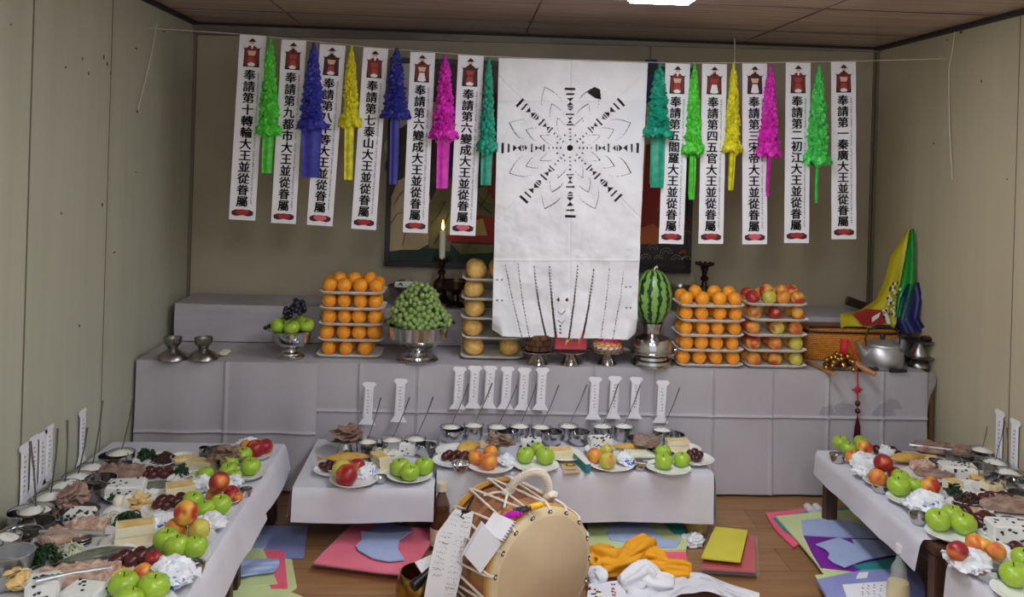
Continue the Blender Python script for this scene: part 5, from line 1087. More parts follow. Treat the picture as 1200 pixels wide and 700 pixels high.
pe(697, 534, CR, 19, 'orange peach at the left of the right-hand peach trio', 'golden peach'); pe(711, 528, CR, 16, 'yellow peach at the rear of the right-hand peach trio', 'green peach'); pe(712, 540, CR, 20, 'yellow peach with a red streak at the front of the right-hand trio', 'green peach', rot=(.2, .2, 3.6))
packet(on(731, 543, CR, .012), .052, 'white snack packet with a blue emblem, right of the yellow peaches', seed=9, rot=(0, .35, .2))
cup(750, 546, CR, .03, .03, 'small steel cup between the printed packet and the right apple trio')
plate(752, 538, CR, .08, 'white plate of sliced white radish left of the right apple trio'); 
b = MB()
for k in range(9): b.lathe([(0, 0), (.032, 0), (.033, .003), (.032, .006), (0, .006)], 20, 0, Matrix.Translation(((k - 4) * .011, 0, .008)) @ Matrix.Rotation(.42, 4, 'Y'))
thing('radish_slices', 'fanned pale radish slices left of the right apple trio', 'vegetable side dish', on(751, 535, CR, .018), data=b.mesh('radish_slices', 'melon flesh'))
leafy(on(766, 530, CR, .004), .08, .08, .035, 'dark greens just behind the right apple trio', seed=3)
plate(800, 527, CR, .08, 'white plate under two tofu blocks at the right rear of the wide table'); tofu(on(793, 527, CR, PT), .1, .05, .045, 2, 'two stacked tofu blocks behind the right apple trio', rz=.15)
plate(783, 549, CR, .092, 'white plate of three green apples, right end of the wide table')
ap(777, 530, CR, 20, 'green apple at the rear of the right trio on the wide table'); ap(778, 541, CR, 22, 'green apple at the front left of the right trio on the wide table'); ap(799, 539, CR, 21, 'green apple at the right of the right trio on the wide table')
plate(813, 539, CR, .085, 'white plate of jujubes at the right end of the wide table'); jujubes([(809, 532, .012), (812, 536, 0), (814, 530, .012), (817, 537, 0), (820, 533, .006)], CR + PT, .017, 'the right plate of the wide table')

# ---- left wall tables (TA far, TN near)
W = 'on the left wall table'
plate(301, 533, TA, .075, 'white plate of dark red peaches at the far end ' + W)
pe(288, 523, TA, 15, 'yellow peach at the far end of the left wall table', 'golden peach'); pe(299, 526, TA, 22, 'dark red peach in front at the far end of the left wall table', 'red peach'); pe(311, 523, TA, 18, 'dark red peach at the far right end of the left wall table', 'red peach')
packet(on(290, 526, TA, .012), .05, 'clear plastic packet behind the dark red peaches', 'wrapper', seed=3)
bowl(255, 541, TA, .06, .045, 'dark bowl under the meat at the far end ' + W, m='dark steel'); pork(on(265, 538, TA, .045), .17, .1, .05, 'brown shredded meat heap at the far end of the left wall table', 'brown pork', seed=8, n=6)
cup(239, 532, TA, .02, .05, 'small clear-topped cup beside the meat at the far end'); 
plate(183, 541, TA, .095, 'white plate of greens and brown fern at the far end ' + W)
leafy(on(171, 538, TA, PT), .1, .1, .05, 'dark green spinach on the far plate of the left wall table', seed=5); strands(on(195, 541, TA, PT), .13, .1, .045, 'brown fern stems on the far plate of the left wall table', 'fern', 60, .0026, 3, 'fern_stems')
bowl(214, 543, TA, .045, .03, 'small bowl of yellow fried slices beside the fern plate', m='porcelain', name='white_bowl'); slab(on(214, 541, TA, .018), .07, .06, .025, 'yellow fried slices in the small bowl beside the fern plate', 'egg fry', .2, 5)
rice_bowl(142, 530, TA, .052, .05, 'farthest on the left wall table', (-.12, .16), L=.21)
bowl(132, 549, TA, .053, .05, 'empty steel bowl in front of the farthest rice bowl ' + W)
rice_bowl(108, 547, TA, .052, .05, 'second farthest on the left wall table', (-.1, .1), L=.24)
plate(140, 562, TA, .09, 'white plate under the boiled meat near the far bowls ' + W); slab(on(140, 560, TA, PT), .18, .1, .055, 'boiled meat slab in front of the far steel bowls', 'boiled pork', .1, 9)
plate(184, 560, TA, .085, 'white plate of jujubes behind the mackerel ' + W); jujubes([(170, 555, 0), (176, 551, .012), (180, 556, 0), (186, 552, .01), (192, 556, 0), (197, 552, 0)], TA + PT, .017, 'the far plate of the left wall table')
plate(222, 563, TA, .09, 'white plate of greens and white shreds ' + W); leafy(on(212, 557, TA, PT), .08, .08, .04, 'dark greens beside the white shreds, middle of the left wall table', seed=6); strands(on(229, 562, TA, PT), .09, .09, .03, 'white radish shreds beside the green apples, middle of the left wall table', 'sprout', 60, .002, 4, 'radish_shreds')
tofu(on(236, 549, TA), .11, .05, .035, 2, 'pale tofu block left of the far apple trio', rz=-.3)
plate(290, 556, TA, .082, 'white plate of green apples, the farthest apple plate ' + W)
ap(285, 534, TA, 22, 'green apple at the rear of the farthest trio on the left wall table', lift=.01); ap(269, 542, TA, 22, 'green apple at the left of the farthest trio on the left wall table'); ap(294, 547, TA, 24, 'green apple at the front right of the farthest trio on the left wall table')
ap(241, 556, TA, 20, 'green apple alone beside the white shreds on the left wall table', base=.002); ap(268, 552, TA, 22, 'green apple behind the upper red peach on the left wall table', base=.002); ap(275, 558, TA, 18, 'green apple wedged behind the white wrapper on the left wall table', base=.002)
plate(261, 585, TA, .082, 'white plate of red peaches, middle of the left wall table')
pe(251, 580, TA, 19, 'yellow peach at the lower left of the middle peach plate, left wall table', 'golden peach'); pe(271, 578, TA, 18, 'red peach at the right of the middle peach plate, left wall table', 'red peach'); pe(279, 583, TA, 12, 'small orange peach at the right rim of the middle peach plate', 'golden peach'); pe(257, 565, TA, 24, 'large red and yellow peach on top of the middle peach plate, left wall table', 'red peach', lift=.05)
packet(on(238, 573, TA, .01), .055, 'white paper packet left of the large red peach on the left wall table', 'wrapper', seed=4); packet(on(274, 568, TA, .012), .04, 'small white packet right of the large red peach on the left wall table', 'wrapper', seed=14)
cup(288, 578, TA, .022, .03, 'small steel cup at the edge of the left wall table, right of the peaches')
plate(196, 581, TN, .09, 'white plate of layered tofu slices, middle of the left wall table'); tofu(on(211, 579, TN, PT), .1, .07, .035, 4, 'layered tofu slices, middle of the left wall table', rz=.4)
fish(on(183, 574, TN, .004), .17, .05, 'grey-green mackerel piece behind the tofu slices, left wall table', 'mackerel', .3, 'mackerel')
plate(148, 582, TN, .08, 'white plate under the folded bean rice cake ' + W); bean_cake(on(147, 580, TN, PT), .13, .09, .045, 'white bean rice cake near the middle of the left wall table', seed=8, rz=.15)
rice_bowl(91, 558, TN, .052, .05, 'third farthest on the left wall table', (-.08, .14), L=.17); rice_bowl(76, 568, TN, .052, .05, 'fourth farthest on the left wall table', (-.1, -.02), L=.22); rice_bowl(59, 581, TN, .053, .05, 'fifth farthest on the left wall table', (-.1, .05), L=.22)
bowl(118, 578, TN, .054, .055, 'shiny steel soup bowl left of the bean rice cake ' + W); bowl(106, 589, TN, .05, .055, 'steel soup bowl behind the meat mound ' + W, m='dark steel')
plate(155, 601, TN, .1, 'white plate of boiled eggs and egg cake ' + W)
for px, py, lab in ((139, 588, 'left'), (149, 588, 'right')):
    r_ = .02; thing('quail_egg', f'small white boiled egg, the {lab} one of two on the egg cake plate', 'egg', gz(px, py, TN + PT + r_), data=cached('egg', lambda: MB().ball((0, 0, 0), (1, 1, 1.15), 16, 12).mesh('quail_egg', 'egg', angle=180)), scale=r_)
leafy(on(131, 590, TN, PT), .05, .05, .035, 'small green lump beside the boiled eggs', n=20, seed=8); pork(on(166, 594, TN, PT), .11, .08, .05, 'yellow fried egg cakes beside the boiled eggs', 'egg fry', .2, 12, 4, 'egg_cake')
plate(88, 602, TN, .085, 'dark plate under the tall meat mound ' + W); pork(on(84, 599, TN, PT), .14, .11, .085, 'tall mound of pinkish brown meat near the left wall', 'boiled pork', .3, 13, 6)
rice_bowl(42, 597, TN, .053, .05, 'nearest upright spoon on the left wall table', (-.05, -.12), L=.22)
bowl(29, 621, TN, .055, .06, 'empty steel bowl in front of the nearest rice bowl on the left wall table')
plate(193, 597, TN, .085, 'white plate of jujubes beside the printed packet ' + W); jujubes([(185, 592, 0), (190, 586, .012), (194, 592, 0), (199, 586, .012), (205, 589, 0), (212, 583, .006)], TN + PT, .0185, 'the middle plate of the left wall table')
plate(246, 605, TN, .084, 'white plate of green apples, the middle apple plate of the left wall table')
ap(226, 587, TN, 24, 'green apple at the left of the middle trio on the left wall table', lift=.01); ap(241, 597, TN, 24, 'green apple at the front of the middle trio on the left wall table'); ap(258, 592, TN, 27, 'green apple at the right of the middle trio on the left wall table')
plate(222, 632, TN, .085, 'white plate of peaches and packets, nearer half of the left wall table')
pe(206, 620, TN, 26, 'orange peach at the lower left behind the near apple pair', 'golden peach'); pe(233, 620, TN, 26, 'yellow peach at the lower right behind the near apple pair', 'green peach'); pe(218, 601, TN, 27, 'red and yellow peach on top, stem pit facing the viewer, left wall table', 'peach', lift=.055, rot=(1.3, .1, 0))
packet(on(193, 622, TN, .012), .065, 'blue-printed white packet left of the near peaches', seed=21, rot=(0, 0, .4)); packet(on(247, 617, TN, .014), .05, 'white packet right of the near peaches', 'wrapper', seed=23)
plate(137, 615, TN, .1, 'white plate of bean sprouts and dark greens ' + W); strands(on(129, 613, TN, PT), .1, .1, .04, 'white bean sprouts on the middle plate, left wall table', 'sprout', 70, .002, 6, 'bean_sprouts'); strands(on(150, 614, TN, PT), .13, .11, .05, 'long dark green chives beside the bean sprouts', 'spinach', 110, .0024, 7, 'chives', 0, 'vegetable side dish', 2.0)
plate(152, 637, TN, .095, 'white plate under the two thick tofu blocks ' + W); tofu(on(157, 636, TN, PT), .115, .065, .062, 2, 'two thick tofu blocks stacked, nearer half of the left wall table', rz=.35)
bowl(93, 612, TN, .062, .04, 'dark bowl under the bean rice cake beside the pink meat ' + W, m='dark steel'); bean_cake(on(94, 612, TN, .012), .085, .07, .04, 'white bean rice cake in the dark bowl beside the pink meat', seed=10)
plate(100, 634, TN, .11, 'white plate of pink sliced meat ' + W); slab(on(103, 621, TN, .03), .12, .09, .04, 'pink meat slab, the rear one on the near meat plate', 'pink pork', .2, 15); slab(on(78, 634, TN, PT), .15, .1, .05, 'pink browned meat slab, the front one on the near meat plate', 'pink pork', .25, 16)
b = MB(); a, c = on(46, 623, TN, .062), on(122, 625, TN, .062); b.tube([a, (a + c) / 2 + Vector((0, 0, .004)), c], [.005, .004, .01], 10, flat=.5); thing('spoon', 'steel spoon lying across the pink meat slabs', 'spoon', (0, 0, 0), data=b.mesh('spoon', 'dull steel'))
b = MB()
for k in range(4): b.lathe([(0, .009 * k), (.02, .009 * k), (.027, .009 * k + .007), (.026, .009 * k + .0085), (0, .009 * k + .008)], 24)
thing('cup_stack', 'little stack of small steel dishes in front of the pink meat', 'dish', on(96, 643, TN), data=b.mesh('cup_stack', 'dark steel', angle=30))
rice_bowl(2, 630, TN, .055, .05, 'cut by the left picture edge', spoon=False); bowl(24, 648, TN, .06, .06, 'shiny steel soup bowl behind the near spinach plate'); bowl(42, 632, TN, .055, .055, 'steel soup bowl touching the pink meat slab', m='dark steel')
bowl(14, 671, TN, .058, .06, 'plain steel bowl at the left picture edge, in front of the soup bowls', m='dull steel'); bowl(0, 690, TN, .055, .055, 'steel bowl at the lower left corner of the picture')
plate(65, 661, TN, .105, 'white plate of spinach and sprouts, nearest greens plate'); leafy(on(54, 661, TN, PT), .13, .1, .06, 'bright green spinach on the nearest greens plate', n=60, seed=11); strands(on(82, 652, TN, PT), .12, .11, .045, 'white bean sprouts on the nearest greens plate', 'sprout', 90, .0021, 12, 'bean_sprouts')
plate(128, 656, TN, .1, 'white plate with the mackerel, nearer half of the left wall table'); fish(on(116, 655, TN, PT), .2, .05, 'grey mackerel on the near white plate, left wall table', 'mackerel', .45, 'mackerel')
plate(152, 672, TN, .1, 'white plate of large jujubes and peaches, nearest on the left wall table'); jujubes([(137, 658, 0), (146, 652, .004), (155, 658, 0), (165, 650, .012), (174, 654, 0)], TN + PT, .022, 'the nearest plate of the left wall table')
pe(167, 672, TN, 24, 'orange peach tucked behind the near blue-printed packet', 'golden peach'); pe(180, 656, TN, 22, 'red peach tucked between jujubes and the near apple pair', 'red peach')
packet(on(200, 683, TN, .01), .078, 'crumpled white packet with blue print, nearest on the left wall table', seed=31, rot=(0, 0, .3))
plate(213, 654, TN, .09, 'white plate of green apples beside the near blue-printed packet')
ap(195, 633, TN, 31, 'green apple at the rear left of the near cluster, left wall table', lift=.006); ap(207, 641, TN, 32, 'green apple at the front left of the near cluster, left wall table'); ap(229, 641, TN, 30, 'green apple at the right of the near cluster, left wall table')
cup(231, 666, TN, .024, .03, 'small steel cup hidden behind the nearest packet, left wall table')
plate(90, 690, TN, .11, 'white plate under the long meat slab, lower left'); slab(on(90, 682, TN, PT), .2, .1, .05, 'long browned pink meat slab, lower left', 'pink pork', .25, 18)
b = MB(); a, c = on(42, 681, TN, .07), on(130, 665, TN, .065); b.tube([a, (a + c) / 2 + Vector((0, 0, .004)), c], [.008, .004, .005], 10, flat=.5); thing('spoon', 'long steel spoon lying over the lower left meat slab', 'spoon', (0, 0, 0), data=b.mesh('spoon', 'dull steel'))
plate(134, 683, TN, .1, 'white plate of pale egg slices behind the nearest apples'); tofu(on(134, 674, TN, PT), .1, .06, .016, 1, 'thin pale tofu slice behind the nearest green apples', rz=.4)
pork(on(24, 689, TN, .004), .11, .1, .06, 'yellow fried egg cake at the lower left corner', 'egg fry', .2, 21, 4, 'egg_cake'); bean_cake(on(51, 702, TN), .085, .07, .06, 'white bean rice cake at the lower left, right of the yellow egg cake', seed=12, rz=.3); bean_cake(on(99, 709, TN), .1, .08, .05, 'white bean rice cake at the bottom edge, left of the nearest apples', seed=13, rz=-.2)
plate(165, 712, TN, .1, 'white plate of apples at the bottom edge of the picture, left'); ap(145, 686, TN, 36, 'green apple at the bottom left, left one of the nearest pair'); ap(180, 689, TN, 38, 'green apple at the bottom left, right one of the nearest pair'); ap(151, 704, TN, 36, 'green apple cut by the bottom picture edge', tilt=.4)

# ---- right wall tables (RA far, RN near)
W = 'on the right wall table'
plate(1018, 541, RA, .08, 'white plate at the far end ' + W)
ap(985, 519, RA, 20, 'green apple at the far left end of the right wall table', base=.002); ap(994, 526, RA, 19, 'green apple in front of the far pair on the right wall table', base=.004); ap(1009, 519, RA, 18, 'green apple behind the far red peach on the right wall table', base=.004)
pe(1013, 525, RA, 19, 'red and orange peach among the far green apples, right wall table', 'peach', lift=.0); pe(998, 535, RA, 15, 'yellow peach half hidden by the white paper, far end of the right wall table', 'golden peach')
cup(981, 537, RA, .032, .032, 'steel cup at the far corner of the right wall table')
packet(on(1012, 545, RA, .01), .06, 'white paper packet below the far apples, right wall table', 'wrapper', seed=41); packet(on(1040, 533, RA, .004), .045, 'small clear packet beside the far jujubes', 'wrapper', seed=42)
jujubes([(1028, 527, 0), (1037, 527, 0), (1046, 528, .004), (1053, 533, 0)], RA, .019, 'the far end of the right wall table')
plate(1035, 566, RA, .084, 'white plate of three peaches, far half of the right wall table')
pe(1028, 560, RA, 21, 'golden peach at the lower left of the far trio, right wall table', 'golden peach'); pe(1049, 556, RA, 19, 'red peach at the right of the far trio, right wall table', 'peach'); pe(1035, 543, RA, 21, 'dark red peach on top of the far trio, right wall table', 'red peach', lift=.045)
packet(on(1012, 556, RA, .012), .052, 'crumpled white packet left of the far peach trio, right wall table', 'wrapper', seed=43)
cup(1032, 572, RA, .032, .03, 'steel cup below the far peach trio, right wall table')
fish(on(1064, 541, RA, .01), .2, .06, 'yellow dried fish beside the far peach trio, right wall table', rz=.12)
plate(1100, 535, RA, .1, 'dark-edged plate under the far meat slabs ' + W); slab(on(1104, 531, RA, .02), .24, .12, .05, 'long brown meat slab at the far end of the right wall table', 'boiled pork', -.25, 44)
b = MB(); a, c = on(1066, 521, RA, .05), on(1115, 527, RA, .06); b.tube([a, (a + c) / 2, c], [.009, .004, .004], 10, flat=.5); thing('spoon', 'steel spoon lying on the far brown meat slab, right wall table', 'spoon', (0, 0, 0), data=b.mesh('spoon', 'dull steel'))
leafy(on(1079, 527, RA), .07, .07, .04, 'black seaweed knot behind the dried fish, right wall table', 'dark lacquer', 24, 14, 0, 'seaweed')
plate(1085, 558, RA, .1, 'white plate of pink meat and candies ' + W); slab(on(1080, 551, RA, PT), .11, .08, .045, 'pinkish meat chunk at the rear of the candy plate', 'pink pork', .2, 45); slab(on(1096, 559, RA, PT), .16, .07, .035, 'brown meat strip at the front of the candy plate', 'boiled pork', -.25, 46)
tofu(on(1090, 543, RA, .002), .06, .05, .03, 1, 'small yellow cake behind the candy plate', rz=-.3); cup(1097, 545, RA, .03, .04, 'steel cup beside the far meat slab, right wall table')
bean_cake(on(1122, 560, RA), .14, .08, .055, 'white bean rice cake, middle of the right wall table', seed=46, rz=-.25)
rice_bowl(1151, 527, RA, .052, .05, 'farthest on the right wall table', (-.1, .3), L=.19); rice_bowl(1166, 541, RA, .052, .05, 'middle of three on the right wall table', (-.1, .36), L=.17); rice_bowl(1181, 553, RA, .054, .05, 'nearest of three on the right wall table', (-.1, .04), L=.17)
bowl(1124, 544, RA, .055, .05, 'steel soup bowl behind the bean rice cake, right wall table', m='dark steel'); bowl(1142, 552, RA, .055, .05, 'steel soup bowl in the middle of the row, right wall table'); bowl(1152, 563, RA, .052, .055, 'shiny steel soup bowl behind the tofu pieces, right wall table')
bowl(1187, 577, RA, .05, .05, 'steel soup bowl right of the tofu pieces, right wall table'); bowl(1201, 572, RA, .05, .05, 'steel soup bowl cut by the right picture edge'); bowl(1196, 592, RA, .045, .045, 'small steel bowl near the right picture edge, in front of the soup bowls', m='dark steel')
plate(1140, 573, RA, .085, 'white plate under the yellow cake, middle of the right wall table'); pork(on(1143, 564, RA, PT), .07, .06, .035, 'yellow cake slice behind the tofu pieces, right wall table', 'egg fry', 0, 47, 3, 'egg_cake')
plate(1165, 576, RA, .09, 'white plate of small tofu pieces ' + W)
for i, (px, py, dz) in enumerate(((1156, 573, 0), (1164, 574, 0), (1158, 566, .024), (1165, 567, .024))): tofu(on(px, py + (7 if dz else 0), RA, PT + dz), .036, .04, .023, 1, 'white tofu cube, %s of four on the right wall table' % ('lower left', 'lower right', 'upper left', 'upper right')[i], rz=.1)
plate(1064, 586, RA, .085, 'white plate of green apples, middle of the right wall table')
ap(1055, 560, RA, 21, 'green apple at the rear left of the middle cluster, right wall table', lift=.01); ap(1053, 570, RA, 27, 'large green apple at the front left of the middle cluster, right wall table'); ap(1072, 569, RA, 20, 'green apple half hidden left of the middle red peach, right wall table'); pe(1090, 570, RA, 23, 'orange-red peach right of the middle apples, right wall table', 'peach')
packet(on(1085, 600, RA, .006), .085, 'large clear packet with blue print, middle of the right wall table', seed=51, rot=(0, .1, .1))
cup(1077, 608, RA, .034, .032, 'steel cup below the large blue-printed packet')
tofu(on(1117, 573, RA, .004), .06, .05, .035, 1, 'small yellow tofu block above the dark greens, right wall table', rz=.2); leafy(on(1117, 581, RA, .004), .1, .09, .05, 'dark greens behind the blue-printed packet, right wall table', seed=52); plate(1130, 585, RA, .085, 'white plate under the dark greens, right wall table')
plate(1135, 596, RA, .09, 'white plate of brown fern stems ' + W); strands(on(1135, 591, RA, PT), .16, .1, .045, 'dark brown fern stems, middle of the right wall table', 'fern', 90, .003, 53, 'fern_stems')
jujubes([(1152, 584, .01), (1160, 582, .01), (1168, 583, 0), (1175, 582, .008), (1182, 585, 0)], RA + PT, .02, 'the plate behind the right-edge meat'); plate(1168, 588, RA, .085, 'white plate of jujubes behind the brown meat, right wall table')
plate(1186, 604, RA, .1, 'white plate under the flat brown meat at the right edge'); slab(on(1184, 598, RA, PT), .22, .13, .055, 'flat brown meat slab at the right picture edge', 'boiled pork', -.2, 54)
slab(on(1140, 604, RA, .006), .11, .06, .03, 'thin tan meat slice behind the near apples, right wall table', 'pink pork', -.3, 55)
plate(1115, 627, RA, .092, 'white plate of three green apples at the near end ' + W)
ap(1116, 604, RA, 27, 'green apple at the rear of the near trio, right wall table'); ap(1099, 610, RA, 29, 'green apple at the left of the near trio, right wall table'); ap(1129, 614, RA, 30, 'green apple at the right of the near trio, right wall table')
plate(1148, 618, RA, .085, 'white plate of shiny jujubes right of the near apples'); jujubes([(1132, 600, 0), (1147, 608, .012), (1150, 614, 0), (1154, 605, .018), (1158, 613, 0), (1162, 609, 0)], RA + PT, .021, 'the plate right of the near apples')
plate(1181, 634, RA, .1, 'white plate under the bean rice cake at the near end of the right wall table'); bean_cake(on(1181, 632, RA, PT), .13, .08, .06, 'white bean rice cake at the near end of the right wall table', seed=56, rz=-.12); cup(1184, 614, RA, .03, .03, 'small steel cup behind the near bean rice cake')
plate(1152, 662, RN, .11, 'white plate under foil packet, lower right table')
packet(on(1132, 665, RN, .012), .075, 'crumpled silvery packet at the corner of the lower right table', 'wrapper', seed=61); packet(on(1172, 657, RN, .012), .06, 'pale paper packet behind the lower right apples', 'wrapper', seed=62)
pe(1122, 646, RN, 24, 'dark red peach peeping over the silvery packet', 'red peach', lift=.03); pe(1143, 637, RN, 22, 'orange peach behind the silvery packet, left of two', 'golden peach', lift=.03); pe(1153, 640, RN, 20, 'orange-red peach behind the silvery packet, right of two', 'peach', lift=.03); pe(1168, 646, RN, 21, 'golden peach right of the silvery packet', 'golden peach', lift=.03)
cup(1158, 672, RN, .042, .04, 'steel cup in front of the silvery packet, lower right table')
plate(1200, 697, RN, .1, 'white plate of apples at the lower right corner of the picture'); ap(1200, 656, RN, 30, 'green apple at the right picture edge, behind the corner apple'); ap(1189, 674, RN, 34, 'large green apple at the lower right corner of the picture')
jujubes([(1182, 645, .01), (1190, 641, .01), (1196, 646, .01)], RN + PT, .02, 'the lower right table at the picture edge')

# ---------------------------------------------------------------- drum and things on it
def drum():
    R_, Lh = .205, .32
    ctr = gz(637, 672, R_ + .004); az = math.radians(33); n = Vector((math.sin(az), -math.cos(az), 0)); n.normalize()
    side = Vector((0, 0, 1)).cross(n); T0 = Matrix(((side.x, 0, n.x, ctr.x), (side.y, 0, n.y, ctr.y), (0, 1, 0, ctr.z), (0, 0, 0, 1)))   # local x: side, y: up, z: towards the viewer (head normal)
    t = thing('drum', 'barrel drum with tan skin head and white rope lacing standing on the floor', 'drum', ctr); t.matrix_world = T0
    up_ = lambda r, a, z: (r * math.sin(a), r * math.cos(a), z)
    b = MB(); b.lathe([(.182, -.005), (.194, -.06), (.2, -.12), (.2, -Lh + .12), (.194, -Lh + .06), (.182, -Lh + .005)], 64); link('shell', b.mesh('shell', 'drum wood', angle=40), t)
    b = MB()
    for z in (-.13, -.205): b.lathe([(.2, z), (.212, z - .005), (.214, z - .02), (.212, z - .04), (.2, z - .045), (.2, z)], 64)
    link('carrying_band', b.mesh('carrying_band', 'drum band', angle=40), t)
    b = MB(); b.lathe([(0, .006), (.184, .006), (.186, .004)], 64, 0); b.lathe([(.186, .004), (.205, -.004), (.209, -.012), (.208, -.03), (.2, -.032)], 64, 1); link('head', b.mesh('head', ['drum skin', 'drum skin rim'], angle=50), t)
    b = MB(); b.lathe([(.205, -.018), (.213, -.02), (.214, -.034), (.205, -.036), (.205, -.018)], 64); link('hoop', b.mesh('hoop', 'hoop'), t)
    b = MB(); b.lathe([(0, -Lh - .006), (.186, -Lh - .006), (.205, -Lh + .004), (.209, -Lh + .014), (.2, -Lh + .032)], 64); link('rear_head', b.mesh('rear_head', 'drum skin rim', angle=50), t)
    b = MB(); b.lathe([(.205, -Lh + .018), (.213, -Lh + .02), (.214, -Lh + .034), (.205, -Lh + .036), (.205, -Lh + .018)], 64); link('hoop', b.mesh('hoop', 'hoop'), t)
    N = 17
    for k in range(N):
        a = 6.2832 * k / N + .1; a2 = a + 6.2832 / N * .5
        b = MB(); b.lathe([(0, .0), (.008, .0), (.0095, -.003)], 14, 0, Matrix.Translation(up_(.1955, a, .0022)) @ Matrix.Rotation(.25, 4, (math.cos(a), -math.sin(a), 0))); link('rope_hole', b.mesh('rope_hole', 'dark lacquer'), t)
        for aa in (a2, a - 6.2832 / N * .5):
            b = MB(); b.tube([up_(.197, a, .004), up_(.214, a + (aa - a) * .04, -.014), up_(.2185, a + (aa - a) * .12, -.035), up_(.219, a + (aa - a) * .5, -Lh * .5), up_(.2185, a + (aa - a) * .88, -Lh + .035), up_(.214, aa, -Lh + .012)], .0042, 8); link('rope', b.mesh('rope', 'white rope'), t)
    b = MB(); hp = []; a0 = math.radians(4)
    for k in range(40):
        q = k / 39; hp.append(Vector(up_(.222 + .075 * math.sin(math.pi * q) ** .8, a0 + math.radians(-13 + 30 * q), -.16 + .03 * math.sin(3 * q) + .07 * q)))
    b.tube(hp, .0075, 10)
    for k in range(34):
        q = k / 33 * 38.99; i = int(q); p = hp[i].lerp(hp[min(39, i + 1)], q - i); tg = (hp[min(39, i + 1)] - hp[max(0, i - 1)]).normalized(); o1 = tg.orthogonal(); o1 = (o1 - tg * o1.dot(tg)).normalized(); o2 = tg.cross(o1)
        b.tube([p + (o1 * math.cos(s) + o2 * math.sin(s)) * .0105 + tg * (.008 * (s / 6.28 - .5)) for s in [w * .785 for w in range(9)]],   .0048, 6)
    for e in (hp[0], hp[-1]):
        for s in range(4): blob(b, e + Vector((RND.uniform(-.012, .012), RND.uniform(-.006, .008), RND.uniform(-.016, .016))), (.016, .013, .016), .4, 2.4, s, 0, 10, 8)
    for dz in (-.03, .03): b.tube([hp[0], hp[0] + Vector((-.03, -.005, dz)), hp[0] + Vector((-.06, -.02, dz * 2))], .0042, 6)
    link('carrying_rope', b.mesh('carrying_rope', 'white rope', angle=60), t)
    return t, T0, up_
DR, DT, DU = drum()
def on_drum(a_deg, z, lift=.0): return DT @ Vector(DU(.2235 + lift, math.radians(a_deg), z))
def drum_frame(a_deg, z, lift=0.):
    a = math.radians(a_deg); o = Vector(DU(.2235 + lift, a, z)); nn = Vector(DU(1, a, 0)); ax = Vector((math.cos(a), -math.sin(a), 0)); zz = Vector((0, 0, 1))
    return DT @ Matrix(((ax.x, zz.x, nn.x, o.x), (ax.y, zz.y, nn.y, o.y), (ax.z, zz.z, nn.z, o.z), (0, 0, 0, 1)))
def find_on_drum(px, py):
    best = None
    for ia in range(-120, 60, 2):
        for iz in range(0, 34):
            p = on_drum(ia, -iz / 100); d = p - EYE; z = d.dot(fw); x = 600 + F * d.dot(rt) / z; y = PY - F * d.dot(up) / z; nn = (p - DT @ Vector((0, 0, -iz / 100)))
            if nn.dot(d) > 0: continue
            e = (x - px) ** 2 + (y - py) ** 2
            if best is None or e < best[0]: best = (e, ia, -iz / 100)
    return best[1], best[2]
def candy(px, py, m, label, rz):
    a, z = find_on_drum(px, py); Mx = drum_frame(a, z, .009) @ Matrix.Rotation(rz, 4, 'Z')
    b = MB(); b.tube([(-.03, 0, 0), (-.024, 0, 0), (-.018, 0, 0), (.018, 0, 0), (.024, 0, 0), (.03, 0, 0)], [.009, .004, .010, .010, .004, .009], 12); b.ball((0, 0, 0), (.022, .012, .011), 14, 8)
    o = thing('wrapped_candy', label, 'candy', (0, 0, 0), data=b.mesh('wrapped_candy', m, angle=40)); o.matrix_world = Mx
candy(602, 607, 'magenta foil', 'shiny magenta wrapped candy tucked under the drum ropes', .9); candy(613, 600, 'dark foil', 'dark foil wrapped candy beside the magenta candy on the drum', .8); candy(629, 596, 'gold foil', 'golden wrapped candy on top of the drum', .4)
a, z = find_on_drum(586, 620)
b = MB(); b.grid(4, 4, lambda u, v: (-.035 + .07 * u, -.06 + .11 * v, .004 + .004 * math.sin(v * 3)))
b.prism([(-.035, -.06, .002), (.035, -.06, .002), (.035, .05, .002), (-.035, .05, .002)], (0, 0, .004))
o = thing('note_pad', 'small white spiral note pad lying on the drum shell', 'notepad', (0, 0, 0), data=b.mesh('note_pad', 'banner paper', smooth=False)); o.matrix_world = drum_frame(a, z, .004) @ Matrix.Rotation(-.1, 4, 'Z')
b = MB()
for k in range(7): b.tube([(-.03 + .01 * k, .046, .004), (-.03 + .01 * k, .05, .011), (-.03 + .01 * k, .056, .004)], .0014, 5)
link('spiral', b.mesh('spiral', 'black plastic'), o)
a, z = find_on_drum(567, 643)
b = MB(); b.prism([(-.06, -.045, .002), (.055, -.05, .002), (.06, .05, .002), (-.055, .045, .002)], (0, 0, .004)); b.prism([(-.062, -.05, .006), (.057, -.056, .006), (.057, -.043, .012), (-.062, -.037, .012)], (0, 0, .003))
o = thing('paper_card', 'white folded card clipped under the ropes at the left of the drum', 'card', (0, 0, 0), data=b.mesh('paper_card', 'banner paper', smooth=False)); o.matrix_world = drum_frame(a, z, .006) @ Matrix.Rotation(.3, 4, 'Z') @ Matrix.Rotation(-.25, 4, 'X')
